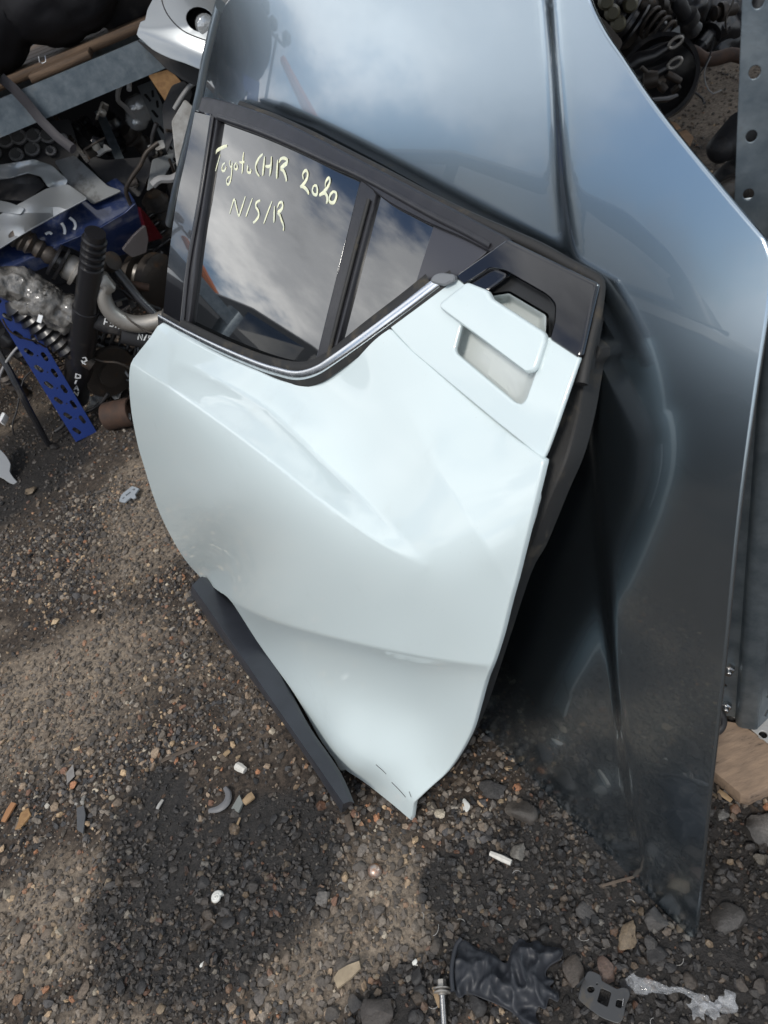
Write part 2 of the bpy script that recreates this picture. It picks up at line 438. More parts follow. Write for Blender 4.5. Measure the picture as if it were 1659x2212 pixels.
# ------------------------------------------------------------------ stones
def ico(sub):
    bm = bmesh.new(); bmesh.ops.create_icosphere(bm, subdivisions=sub, radius=1.0)
    v = np.array([q.co[:] for q in bm.verts]); f = np.array([[q.index for q in fc.verts] for fc in bm.faces]); bm.free(); return v, f
def stone_shape(sub, rough, seed):
    v, f = ico(sub); r = random.Random(seed)
    # cut by random planes for facets, then roughen
    for _ in range(r.randint(8, 13)):
        d = np.array([r.gauss(0, 1) for _ in range(3)]); d /= np.linalg.norm(d); h = r.uniform(0.45, 0.80)
        over = v @ d - h; over = np.where(over > 0, over, 0); v = v - over[:, None] * d
    for i in range(len(v)):
        q = Vector(v[i] * 1.7 + seed * 3.1); v[i] *= 1 + rough * mnoise.noise(q) + rough * 0.5 * mnoise.noise(q * 2.7)
    v *= np.array([1.0, r.uniform(0.65, 0.95), r.uniform(0.5, 0.8)])
    return v, f
PAL = 1.1 * np.array([(0.055, 0.050, 0.047), (0.075, 0.066, 0.058), (0.042, 0.040, 0.040), (0.10, 0.085, 0.07), (0.13, 0.11, 0.09), (0.065, 0.056, 0.048), (0.03, 0.03, 0.031), (0.16, 0.12, 0.085)])
ODD = np.array([(0.34, 0.20, 0.12), (0.42, 0.30, 0.19), (0.46, 0.40, 0.31), (0.36, 0.17, 0.09), (0.30, 0.27, 0.23), (0.50, 0.36, 0.22), (0.22, 0.12, 0.08)])
SM = bpy.data.materials.new('gravel_stone'); SM.use_nodes = True
k2 = ground_nodes(SM)
at_ = k2['n'].new('ShaderNodeAttribute'); at_.attribute_name = 'tint'
gr = k2['rng'](k2['noi'](260, 6, 0.7), 0.3, 0.7, 0.62, 1.3)
mul = k2['n'].new('ShaderNodeMixRGB'); mul.blend_type = 'MULTIPLY'; mul.inputs[0].default_value = 1.0; k2['l'].new(at_.outputs['Color'], mul.inputs[1]); k2['l'].new(gr, mul.inputs[2])
c = k2['mx'](k2['mth']('MULTIPLY', k2['dust'], 0.35), mul.outputs[0], (0.20, 0.165, 0.13))
c = k2['mx'](k2['mth']('MULTIPLY', k2['oil'], 0.74), c, (0.014, 0.013, 0.013))
k2['l'].new(c, k2['b'].inputs['Base Color']); k2['l'].new(k2['rng'](k2['oil'], 0, 1, 0.85, 0.5), k2['b'].inputs['Roughness'])
bp2 = k2['n'].new('ShaderNodeBump'); bp2.inputs['Distance'].default_value = 0.0015; k2['l'].new(k2['noi'](300, 6, 0.7), bp2.inputs['Height']); k2['l'].new(bp2.outputs[0], k2['b'].inputs['Normal'])
def rotmats(n_):
    q = rng.normal(size=(n_, 4)); q[:, 1:3] *= 0.35; q /= np.linalg.norm(q, axis=1)[:, None]
    w_, x, y, z = q[:, 0], q[:, 1], q[:, 2], q[:, 3]
    return np.stack([np.stack([1 - 2 * (y * y + z * z), 2 * (x * y - z * w_), 2 * (x * z + y * w_)], -1), np.stack([2 * (x * y + z * w_), 1 - 2 * (x * x + z * z), 2 * (y * z - x * w_)], -1), np.stack([2 * (x * z - y * w_), 2 * (y * z + x * w_), 1 - 2 * (x * x + y * y)], -1)], -2)
PV = []; PF = []; PC = []; nvt = 0
def scatter(n_, smin, smax, sub, power, xr, yr, shapes, oddp, keepf=None):
    global nvt
    x = rng.uniform(*xr, n_); y = rng.uniform(*yr, n_)
    # only where the camera (or a step to its side) can see ground
    P = np.stack([x, y, np.zeros(n_)], 1) - CAM; q = P @ RM; px = PW / 2 + FPX * q[:, 0] / q[:, 2]; py = PH / 2 + FPX * q[:, 1] / q[:, 2]
    ok = (q[:, 2] > 0) & (px > -260) & (px < PW + 260) & (py > -200) & (py < PH + 260)
    cl = np.array([mnoise.noise(Vector((a * 3.2, b * 3.2, 5.0))) + 0.6 * mnoise.noise(Vector((a * 9, b * 9, 9.0))) for a, b in zip(x, y)])
    ok &= rng.uniform(size=n_) < np.clip(0.72 + 0.8 * cl, 0.12, 1)
    x, y = x[ok], y[ok]; m = len(x)
    s_ = smin + (smax - smin) * rng.uniform(size=m) ** power
    zz_ = np.array([gz(a, b) for a, b in zip(x, y)]) + s_ * rng.uniform(-0.05, 0.35, m)
    Rm = rotmats(m); pick = rng.integers(0, len(shapes), m)
    base = PAL[rng.integers(0, len(PAL), m)] * rng.uniform(0.5, 1.9, (m, 1))
    od = rng.uniform(size=m) < oddp; base[od] = ODD[rng.integers(0, len(ODD), od.sum())] * rng.uniform(0.55, 1.1, (od.sum(), 1))
    for si, (v, f) in enumerate(shapes):
        id_ = np.where(pick == si)[0]
        if not len(id_): continue
        W = np.einsum('nij,kj->nki', Rm[id_], v) * s_[id_][:, None, None] + np.stack([x[id_], y[id_], zz_[id_]], 1)[:, None, :]
        PV.append(W.reshape(-1, 3)); PF.append((f[None] + (np.arange(len(id_)) * len(v))[:, None, None] + nvt).reshape(-1, 3)); PC.append(np.repeat(base[id_], len(v), 0)); nvt += len(id_) * len(v)
sh1 = [stone_shape(1, 0.25, 11 + i) for i in range(14)]
sh2 = [stone_shape(2, 0.22, 51 + i) for i in range(10)]
sh2b = [(v, f) for v, f in sh2]
scatter(60000, 0.0020, 0.0048, 1, 1.6, (-1.3, 0.65), (0.05, 2.0), sh1, 0.14)
scatter(44000, 0.0045, 0.0105, 1, 1.5, (-1.3, 0.65), (0.05, 2.0), sh1, 0.11)
scatter(3600, 0.008, 0.016, 1, 2.6, (-1.3, 0.65), (0.05, 2.2), sh2b, 0.05)
scatter(26000, 0.003, 0.010, 1, 2.0, (-2.2, 0.0), (1.9, 3.6), sh1, 0.16)
scatter(14000, 0.004, 0.012, 1, 2.0, (0.2, 2.6), (0.9, 3.4), sh1, 0.12)
V_ = np.concatenate(PV); F_ = np.concatenate(PF); C_ = np.concatenate(PC)
me = bpy.data.meshes.new('gravel'); me.vertices.add(len(V_)); me.vertices.foreach_set('co', V_.astype(np.float32).ravel())
me.loops.add(len(F_) * 3); me.loops.foreach_set('vertex_index', F_.astype(np.int32).ravel())
me.polygons.add(len(F_)); me.polygons.foreach_set('loop_start', np.arange(0, len(F_) * 3, 3, dtype=np.int32)); me.polygons.foreach_set('loop_total', np.full(len(F_), 3, dtype=np.int32))
me.update(calc_edges=True); me.validate(); me.shade_flat()
ca = me.color_attributes.new('tint', 'FLOAT_COLOR', 'POINT'); ca.data.foreach_set('color', np.c_[C_, np.ones(len(C_))].astype(np.float32).ravel())
gv = link('gravel', me, SM); gv['kind'] = 'stuff'; gv['label'] = 'loose dark gravel and grit covering the yard'; gv['category'] = 'gravel'
# ------------------------------------------------------------------ the white car door
M_WHITE = mat('white_pearl_paint', (0.58, 0.665, 0.675), 0.35, 0, 1.0, 0.02, spec=0.4, specks=(0.30, 0.28, 0.25), speck_scale=160, speck_size=0.05, dirt=(0.53, 0.60, 0.60), dirt_scale=7, dirt_lo=0.60, dirt_hi=0.85)
M_WHITE_IN = mat('white_inner_paint', (0.56, 0.60, 0.59), 0.35, 0, 0.5, 0.1)
M_SATIN = mat('satin_black_trim', (0.022, 0.022, 0.026), 0.38, 0, 0.25, 0.25, var=0.3, var_scale=30, rough_var=0.08, bump=0.00008, bump_scale=900)
M_CLAD = mat('charcoal_plastic_cladding', (0.036, 0.040, 0.050), 0.42, 0, 0, bump=0.00012, bump_scale=700, rough_var=0.06, var=0.25, var_scale=14)
M_GLOSSBLK = mat('gloss_black_trim', (0.006, 0.006, 0.008), 0.12, 0, 1.0, 0.01)
M_GLASS = mat('privacy_glass', (0.006, 0.007, 0.008), 0.03, 0, 1.0, 0.0, spec=0.9, ior=1.8, specks=(0.12, 0.12, 0.11), speck_scale=220, speck_size=0.06)
M_RUBBER = mat('door_rubber', (0.018, 0.018, 0.018), 0.6, 0, 0, bump=0.0003, bump_scale=250, dirt=(0.07, 0.06, 0.045), dirt_scale=25)
M_CHROME = mat('brushed_chrome', (0.80, 0.82, 0.84), 0.24, 1.0, rough_var=0.05, var=0.1, var_scale=40)
M_INK = mat('cream_paint_pen', (0.83, 0.82, 0.55), 0.6, 0, 0, var_col=(0.62, 0.66, 0.55), var_scale=140, bump=0.0003, bump_scale=500)
M_RED = mat('red_sticker', (0.6, 0.02, 0.05), 0.4)

front = [(433, 1245, -.024), (405, 1215, .006), (380, 1180, .034), (350, 1120, .0636), (310, 1000, .096), (290, 920, .110), (280, 850, .115), (283, 785, .106), (320, 735, .0685), (340, 705, .0486)]
rear = [(886, 1770, -.069), (889, 1724, -.060), (960, 1680, -.088), (1020, 1560, -.075), (1060, 1430, -.046), (1110, 1250, -.023), (1175, 990, -.03), (1250, 770, -.074)]
inner = [(450, 740, .032), (640, 815, .012), (800, 725, -.015), (980, 605, -.06),
         (370, 834, .1045), (430, 880, .1005), (560, 975, .089), (700, 1085, .070), (830, 1180, .048), (930, 1228, .030),
         
         (620, 900, .048), (760, 1030, .038), (700, 860, .012), (850, 850, -.004), (938, 995, .010), (1006, 1106, .012), (1090, 930, -.034), (1060, 1200, .0), (860, 1000, .018),
         (370, 960, .106), (450, 1100, .087), (420, 1010, .101), (600, 1200, .066), (760, 1290, .038), (900, 1330, .012), (1000, 1350, -.012),
         (496, 1290, .006), (584, 1337, .024), (688, 1366, .018), (845, 1403, -.003),
         (558, 1391, -.010), (636, 1500, -.013), (688, 1594, -.015), (700, 1480, -.015), (780, 1520, -.027), (900, 1540, -.058), (880, 1620, -.056), (790, 1600, -.027),
         (720, 1594, -.010), (767, 1625, -.019), (819, 1659, -.036), (735, 1665, -.021), (756, 1670, -.025), (793, 1693, -.045), (845, 1735, -.057)]
def polydist(line):
    L_ = np.array(line, float)
    def f(px, py):
        a, b = L_[:-1], L_[1:]; d = b - a; p = np.array([px, py]); t_ = np.clip(((p - a) * d).sum(1) / (d * d).sum(1), 0, 1)
        q = a + d * t_[:, None]; r_ = p - q; dd = np.sqrt((r_ ** 2).sum(1)); i = int(dd.argmin())
        sgn = np.sign(d[i][0] * r_[i][1] - d[i][1] * r_[i][0])
        return sgn * dd[i], (i + t_[i]) / (len(L_) - 1)
    return f
C1 = smooth_line([(280, 783), (350, 826), (430, 880), (560, 975), (700, 1085), (830, 1178), (930, 1228)], 10)
C2 = smooth_line([(372, 778), (450, 812), (560, 872), (640, 940), (700, 1000), (780, 1075), (860, 1150), (925, 1215)], 10)
C3 = smooth_line([(425, 1235), (496, 1294), (584, 1337), (688, 1368), (845, 1405), (960, 1426), (1062, 1438)], 10)
C4 = smooth_line([(864, 846), (938, 995), (1006, 1106), (1100, 1262)], 10)
C5 = smooth_line([(705, 1570), (767, 1625), (819, 1659), (889, 1727)], 10)
def fold(line, amp, up, down, tap, rnd=1.2):
    pd = polydist(line); tx, ty = zip(*tap)
    def f(px, py):
        d, t_ = pd(px, py); w_ = down if d > 0 else up
        return amp * np.interp(t_, tx, ty) * math.exp(-(math.sqrt(d * d + rnd * rnd) - rnd) / w_) if abs(d) < 6 * w_ else 0.0
    return f
FOLDS = [fold(C1, .0135, 34, 130, [(0, .55), (.15, 1), (.7, .9), (1, 0)]), fold(C2, -.0085, 60, 24, [(0, 0), (.15, .8), (.6, 1), (1, 0)]),
         fold(C3, .015, 110, 26, [(0, .1), (.2, .9), (.8, 1), (1, .5)]), fold(C4, .003, 60, 60, [(0, 0), (.3, 1), (1, 1)]), fold(C5, .003, 40, 40, [(0, .3), (1, 1)])]
_dt = tps(front + rear + inner, 2e-4)
DOOR = Surf(A0, 27, lambda px, py: _dt(px, py) + sum(f(px, py) for f in FOLDS))
def shift(line, dx, dy): return [np.array(q) + np.array([dx, dy]) for q in line]
UPPER = Surf(A0, 27, quadfit([(358, 660, .029), (385, 400, -.007), (410, 280, -.034), (435, 215, -.058), (450, 735, .030), (640, 808, .012), (800, 720, -.015),
                              (980, 605, -.06), (715, 318, -.075), (1093, 523, -.095), (1290, 605, -.102), (1250, 770, -.074), (1175, 990, -.034), (850, 720, -.022)]))
door = thing('car_door', 'white car rear door with tinted windows and pen writing, leaning on the bonnet', 'car door', gp(750, 1755))

front_edge = smooth_line([(350, 700), (340, 706), (320, 735), (296, 765), (283, 785), (279, 815), (280, 850), (284, 890), (290, 925), (300, 970), (310, 1003), (328, 1062), (350, 1120), (380, 1178), (405, 1216), (433, 1247)], 9)
bottom_edge = smooth_line([(433, 1247), (470, 1275), (500, 1300), (560, 1392), (638, 1502), (690, 1594), (722, 1640), (736, 1664), (746, 1662), (758, 1671), (793, 1694), (845, 1735), (886, 1770)], 9)
rear_edge = smooth_line([(886, 1770), (889, 1745), (891, 1733), (925, 1700), (960, 1668), (990, 1625), (1014, 1578), (1028, 1530), (1044, 1470), (1060, 1428), (1078, 1370), (1095, 1300), (1109, 1248), (1128, 1170), (1150, 1080), (1170, 997)], 9)
gap_line = smooth_line([(1170, 997), (1118, 957), (1068, 916), (1018, 875), (971, 835), (928, 798), (889, 765), (860, 736), (838, 712)], 9)
belt_low = smooth_line([(838, 712), (793, 746), (740, 786), (705, 812), (680, 826), (655, 833), (625, 831), (590, 821), (555, 806), (480, 774), (400, 732), (350, 700)], 9)
sheet('outer_panel', front_edge[:-1] + bottom_edge[:-1] + rear_edge[:-1] + gap_line[:-1] + belt_low[:-1], DOOR, M_WHITE, door, spacing=9, thick=0.010, lip=0.0025, smooth=55,
      lines=[C1[2:], shift(C1[2:], -2, 4), shift(C1[2:], 2, -4), C3[2:-2], shift(C3[2:-2], -1, 4), shift(C3[2:-2], 1, -4), shift(C3[2:-2], -2, 14), C2, shift(C2, -4, 6), shift(C2, 4, -6), shift(C2, 8, -12), C5[1:-1]])

# inner pressing behind the skin, seen along the rear edge
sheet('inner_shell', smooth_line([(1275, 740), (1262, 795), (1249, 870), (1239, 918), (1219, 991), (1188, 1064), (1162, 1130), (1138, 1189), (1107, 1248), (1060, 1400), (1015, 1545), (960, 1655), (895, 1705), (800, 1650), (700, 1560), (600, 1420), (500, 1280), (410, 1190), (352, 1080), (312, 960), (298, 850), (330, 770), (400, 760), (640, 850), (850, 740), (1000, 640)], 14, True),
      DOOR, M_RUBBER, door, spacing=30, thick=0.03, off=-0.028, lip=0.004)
jamb = sheet('door_jamb', smooth_line([(1140, 1085), (1152, 1074), (1163.5, 1070), (1157, 1097), (1150, 1124), (1130, 1182), (1108, 1242), (1098, 1240), (1115, 1170)], 8, True), DOOR, M_WHITE_IN, door, spacing=20, thick=0.004, off=-0.014)
sheet('sticker', [(1118, 1128), (1130, 1108), (1138, 1112), (1136, 1128), (1131, 1137), (1124, 1140)], DOOR, M_RED, jamb, grid=False, thick=0.0008, off=-0.0128, lip=0.0003)

# window
def Q(x, y): return (324 + .39063 * x, 162 + .39063 * y)
glass_l = smooth_line([Q(365, 245), Q(335, 430), Q(300, 650), Q(255, 950), Q(230, 1180), Q(205, 1385)], 10)
belt_gl = smooth_line([Q(205, 1385), Q(300, 1440), Q(400, 1490), Q(500, 1535), Q(600, 1573), Q(700, 1603), Q(800, 1622), Q(905, 1625)], 10)
bar_l = straight([Q(905, 1625), Q(1000, 1240), Q(1090, 880), Q(1164, 578)], 10, False)
top_gl = smooth_line([Q(1164, 578), Q(1000, 505), Q(800, 410), Q(600, 325), Q(365, 245)], 10)
glass = sheet('window_glass', glass_l[:-1] + belt_gl[:-1] + bar_l[:-1] + top_gl[:-1], UPPER, M_GLASS, door, spacing=28, thick=0.004, off=-0.010, lip=0.0003, smooth=80)
qg = straight([Q(1240, 665), Q(1110, 1160), Q(1000, 1590)], 12, False)[:-1] + smooth_line([Q(1000, 1590), Q(1120, 1500), Q(1300, 1360), Q(1440, 1255)], 12)[:-1] + straight([Q(1440, 1255), Q(1572, 828)], 12, False)[:-1] + smooth_line([Q(1572, 828), Q(1450, 770), Q(1310, 695), Q(1265, 668), Q(1240, 665)], 12)[:-1]
sheet('quarter_glass', qg, UPPER, M_GLASS, door, spacing=25, thick=0.004, off=-0.007, smooth=80)
# satin quarter cover beside the quarter glass
sheet('quarter_cover', straight([(938, 486), (886.5, 650), (935, 618), (986, 596), (1054, 541), (1000, 512)], 12), UPPER, mat('grey_quarter_cover', (0.045, 0.045, 0.052), 0.30, 0, 0.4, 0.15), door, spacing=25, thick=0.004, off=-0.005)
# door frame pieces
ptrim = sheet('pillar_applique', smooth_line([Q(248, 205), Q(200, 450), Q(150, 680), Q(105, 1000), Q(72, 1325)], 12)[:-1] + straight([Q(72, 1325), Q(165, 1378)], 12, False)[:-1] + smooth_line([Q(165, 1378), Q(200, 1050), Q(268, 650), Q(333, 225)], 12)[:-1] + [Q(333, 225)],
              UPPER, M_GLOSSBLK, door, spacing=22, thick=0.008, off=0.002, lip=0.003, smooth=80)
ch = smooth_line([Q(336, 222), Q(270, 650), Q(200, 1050), Q(165, 1378)], 12)[:-1] + smooth_line([Q(165, 1378), Q(206, 1393)], 12)[:-1] + smooth_line([Q(206, 1393), Q(232, 1180), Q(258, 950), Q(302, 650), Q(338, 430), Q(369, 240)], 12)
sheet('window_channel', ch, UPPER, M_SATIN, door, spacing=30, thick=0.012, off=-0.003, lip=0.003)
for off_, inset in ((0.0035, 0),):
    ribbon('channel_bead', smooth_line([Q(349, 232), Q(283, 650), Q(213, 1050), Q(180, 1378)], 14), UPPER, 6, 0.003, M_SATIN, door, off=-0.001)
topo = smooth_line([Q(287, 128), Q(480, 178), Q(700, 262), Q(900, 358), Q(1100, 462), Q(1300, 566), Q(1500, 674), Q(1659, 757), (1040, 494), (1093, 521)], 12)
topi = smooth_line([(1093, 521), (1058, 541)], 12)[:-1] + smooth_line([(1058, 541), (1000, 511), Q(1572, 826), Q(1450, 766), Q(1310, 690), Q(1164, 575), Q(1000, 500), Q(800, 405), Q(600, 320), Q(369, 238), Q(333, 222), Q(268, 195)], 12)
sheet('window_frame', topo[:-1] + topi[:-1] + [Q(268, 195)], UPPER, M_SATIN, door, spacing=26, thick=0.014, off=0.0, lip=0.0035)
ribbon('frame_bead', smooth_line([Q(372, 228), Q(600, 308), Q(800, 393), Q(1000, 486), Q(1165, 562), Q(1330, 650), Q(1565, 782), (1000, 500), (1058, 532)], 12), UPPER, 5, 0.002, M_SATIN, door, off=0.001)
bar = straight([Q(1168, 578), Q(1095, 880), Q(1004, 1240), Q(908, 1622)], 12, False)[:-1] + [Q(908, 1622), Q(930, 1618), Q(998, 1594)] + straight([Q(1002, 1585), Q(1112, 1160), Q(1210, 780), Q(1240, 668), Q(1225, 640)], 12, False) + [Q(1215, 610)]
sheet('division_bar', bar, UPPER, M_SATIN, door, spacing=30, thick=0.012, off=-0.002, lip=0.003)
ribbon('division_seal', straight([Q(1210, 690), Q(1140, 950), Q(1060, 1260), Q(985, 1560)], 14, False), UPPER, 8, 0.003, M_RUBBER, door, off=0.0)
# belt mouldings
ribbon('belt_seal', smooth_line([Q(75, 1335), Q(160, 1385), Q(300, 1456), Q(400, 1506), Q(500, 1550), Q(600, 1590), Q(700, 1622), Q(800, 1642), Q(880, 1640), Q(950, 1612), Q(1040, 1555), Q(1200, 1428), Q(1400, 1278), Q(1550, 1160)], 9), UPPER, 13, 0.005, M_RUBBER, door, off=-0.002)
ribbon('chrome_strip', smooth_line([(343, 686), (400, 718), (480, 757), (558, 790), (600, 803), (630, 810), (656, 809), (685, 799), (715, 780), (793, 724), (871, 666), (945, 609)], 8), UPPER, 5.5, 0.0025, M_CHROME, door, seg=12, off=0.004)
ribbon('belt_rubber', smooth_line([(345, 696), (400, 727), (480, 767), (558, 801), (600, 815), (632, 822), (660, 820), (690, 811), (722, 790), (800, 733), (878, 675), (955, 617), (978, 602)], 8), UPPER, 9, 0.004, M_RUBBER, door, off=-0.001)
sheet('strip_end_cap', rounded([(931, 606), (938, 598), (950, 595), (974, 598), (976, 604), (958, 613), (946, 611)], 3), UPPER, mat('grey_plastic_cap', (0.16, 0.17, 0.18), 0.4), door, grid=False, thick=0.008, off=0.010, lip=0.003)
# weather seal round the top and rear of the frame
ribbon('weather_seal', smooth_line([(520, 229), Q(600, 212), Q(700, 250), Q(900, 345), Q(1100, 448), Q(1300, 552), Q(1500, 660), Q(1659, 742), (1040, 484), (1100, 510), (1168, 541), (1228, 575), (1272, 598), (1287, 606), (1293, 616), (1292, 640), (1284, 690), (1272, 740), (1262, 790), (1255, 830)], 10), UPPER, 11, 0.006, M_RUBBER, door, off=-0.012)
sheet('frame_backing', straight([(437, 213), (636, 275), (793, 354), (972, 450), (1168, 541), (1290, 606), (1287, 640), (1255, 800), (1235, 785), (1270, 625), (1090, 535), (940, 470), (793, 385), (636, 310), (445, 240)], 16), UPPER, M_RUBBER, door, spacing=40, thick=0.02, off=-0.016)

# rear pillar with the handle
def H(x, y): return (810 + .3255 * x, 486 + .3255 * y)
gl = rounded([H(540, 345), H(868, 115), H(1452, 402), H(1345, 868), H(1168, 752), H(1198, 640), H(1204, 520), H(1150, 460), H(860, 292), H(760, 276), H(590, 385)], [2, 3, 4, 3, 3, 4, 10, 14, 10, 12, 2], 4)
sheet('pillar_panel', straight(gl, 10), UPPER, M_GLOSSBLK, door, spacing=24, thick=0.008, off=0.003, lip=0.003, smooth=60)
hp_out = rounded([H(528, 358), H(100, 672), H(250, 832), H(500, 1042), H(800, 1290), H(1108, 1538), H(1130, 1490), H(1182, 1350), H(1342, 886), H(1162, 776), H(1150, 590), H(890, 440), H(742, 462), H(600, 402)], [2, 3, 0, 0, 0, 4, 3, 3, 3, 3, 6, 6, 3, 2], 3)
rec = rounded([H(430, 545), H(600, 408), H(745, 470), H(890, 446), H(1146, 596), H(1140, 760), H(1100, 930), H(1010, 1180), H(968, 1218), H(915, 1205), H(515, 868), H(502, 830), H(548, 655), H(425, 560)], [2, 2, 3, 4, 6, 8, 6, 10, 6, 8, 6, 6, 4, 2], 4)
# the recess opens into the panel: panel has the recess as a hole
pin = rounded([H(455, 540), H(602, 424), H(745, 482), H(888, 458), H(1132, 602), H(1128, 760), H(1090, 930), H(1004, 1172), H(966, 1206), H(918, 1194), H(526, 864), H(514, 830), H(560, 660), H(450, 566)], [2, 2, 3, 4, 6, 8, 6, 10, 6, 8, 6, 6, 4, 2], 4)
hp = straight(rounded([H(528, 358), H(100, 672), H(250, 834), H(500, 1044), H(800, 1292), H(1108, 1540), H(1130, 1490), H(1182, 1350), H(1342, 886), H(1166, 772), H(1158, 588), H(892, 432), H(742, 452), H(600, 396)], [2, 3, 0, 0, 0, 4, 3, 3, 3, 3, 6, 6, 3, 2], 3), 10)
cp = straight(rounded([H(528, 358), H(100, 672), H(250, 834), H(500, 1044), H(800, 1292), H(1108, 1540), H(1130, 1490), H(1182, 1350), H(1342, 886), H(1166, 772), H(1136, 758), H(1090, 930), H(1004, 1172), H(966, 1206), H(918, 1194), H(526, 864), H(514, 830), H(560, 660), H(450, 566), H(455, 540), H(602, 424), H(604, 400)], [2, 3, 0, 0, 0, 4, 3, 3, 3, 3, 3, 6, 10, 6, 8, 6, 6, 4, 2, 2, 2, 2], 3), 10)
pan = sheet('handle_panel', cp, UPPER, M_WHITE, door, spacing=20, thick=0.006, off=0.0015, lip=0.0025, smooth=60)
# recess basin: rings stepping inwards and back
ring0 = straight(pin, 8)
cen = np.array(ring0).mean(0) + np.array([8, -6])
rings = []
for k, (sc_, dp) in enumerate([(1.015, -0.001), (0.99, -0.003), (0.965, -0.010), (0.92, -0.019), (0.84, -0.024), (0.5, -0.0255), (0.25, -0.026), (0.02, -0.0262)]):
    rings.append([UPPER.pt(*(cen + (np.array(q) - cen) * sc_), dp) for q in ring0])
MB().rings(rings, False).build('handle_recess', M_WHITE_IN, pan, 60)
hd = straight(rounded([H(437, 530), H(598, 406), H(722, 456), H(748, 508), H(1095, 735), H(1102, 770), H(1042, 955), H(1005, 968), H(440, 545)], [5, 4, 4, 3, 5, 5, 7, 6, 4], 4), 7)
sheet('handle', hd, UPPER, M_WHITE, door, spacing=16, thick=0.010, off=0.008, lip=0.004, smooth=60)
# dark upper half of the recess
blk = rounded([H(596, 385), H(745, 284), H(800, 284), H(870, 318), H(1145, 475), H(1192, 540), H(1186, 640), H(1168, 738), H(1154, 740), H(1154, 590), H(892, 434), H(742, 454), H(700, 440)], [2, 6, 4, 4, 8, 8, 4, 2, 2, 6, 6, 3, 2], 4)
ring0 = straight(blk, 8); cen = np.array([H(1000, 470)]).mean(0)
rb = []
for sc_, dp in [(1.0, 0.002), (0.985, -0.004)]:
    rb.append([UPPER.pt(*(cen + (np.array(q) - cen) * sc_), dp) for q in ring0])
MB().rings(rb, False).build('recess_rim', M_GLOSSBLK, door, 50)
sheet('recess_back', straight(blk, 8), UPPER, mat('recess_black', (0.02, 0.021, 0.022), 0.35), door, spacing=20, thick=0.003, off=-0.012, lip=0.001)
sheet('handle_cap', straight(rounded([H(602, 388), H(752, 292), H(862, 334), H(716, 442)], [2, 6, 3, 2], 4), 8), UPPER, M_GLOSSBLK, door, spacing=20, thick=0.008, off=-0.001, lip=0.003)

# sill cladding: a faceted bar along the bottom
bo = smooth_line([(412, 1286), (509, 1422), (625, 1582), (738, 1756)], 30)
ri = smooth_line([(414, 1265), (466, 1339), (565, 1485), (668, 1622), (742, 1736)], 30)
bk = smooth_line([(434, 1245), (470, 1278), (496, 1303), (530, 1340), (569, 1391), (603, 1459), (638, 1528), (668, 1580), (702, 1627), (732, 1674), (757, 1731)], 12)
def along(ps, n_):
    ps = [np.array(q) for q in ps]; d = [0]
    for i in range(1, len(ps)): d.append(d[-1] + np.linalg.norm(ps[i] - ps[i - 1]))
    return [np.array([np.interp(t_ * d[-1], d, [q[k] for q in ps]) for k in range(len(ps[0]))]) for t_ in np.linspace(0, 1, n_)]
def onout(p, o_):
    r = ray(p); return CAM + r * (((A0 + o_ * NH - CAM) @ NH) / (r @ NH))
nb = 40; cl = []
bo3 = [gp(*p, 0.006) for p in along(bo, nb)]
ri3 = []
for i, p in enumerate(along(ri, nb)):
    # the ridge stands over the bottom edge
    r = ray(p); q = bo3[i] + 0.004 * NH; a_ = np.cross(r, SV); nn_ = NH * 0.98 + ZV * 0.2
    ri3.append(CAM + r * (((q - CAM) @ nn_) / (r @ nn_)))
r0_, r1_ = ri3[0], ri3[-1]; ri3 = [r0_ + (r1_ - r0_) * t_ for t_ in np.linspace(0, 1, nb)]       # a straight ridge
tn_ = np.cross(r1_ - r0_, DOOR.pt(603, 1459, 0.006) - r0_); tn_ /= np.linalg.norm(tn_)
bk3 = []
for p in along(bk, nb):
    r = ray(p); bk3.append(CAM + r * (((r0_ - CAM) @ tn_) / (r @ tn_)))
for i in range(nb):
    b_, r_, k_ = bo3[i], ri3[i], bk3[i]
    dk_ = 0.008 * (1 - 0.6 * i / nb); und = b_ - NH * (dk_ + 0.012 * (1 - i / nb)) + ZV * 0.003
    cl.append([b_, b_ * 0.06 + r_ * 0.94 + NH * 0.001, r_ * 0.97 + k_ * 0.03, k_ * 0.9 + r_ * 0.1, k_ - NH * dk_ * .3 - ZV * 0.003, k_ - NH * dk_ - ZV * 0.012, und])
MB().rings(cl, True).build('sill_cladding', M_CLAD, door, 25)

M_SCUFF = mat('dark_scuff', (0.05, 0.05, 0.05), 0.6)
for pts in ([(812, 1652), (826, 1664), (834, 1672)], [(846, 1690), (862, 1706), (876, 1722)], [(884, 1710), (888, 1722)]):
    ribbon('scratch', smooth_line(pts, 3), DOOR, 1.3, 0.0003, M_SCUFF, door, off=0.0004)
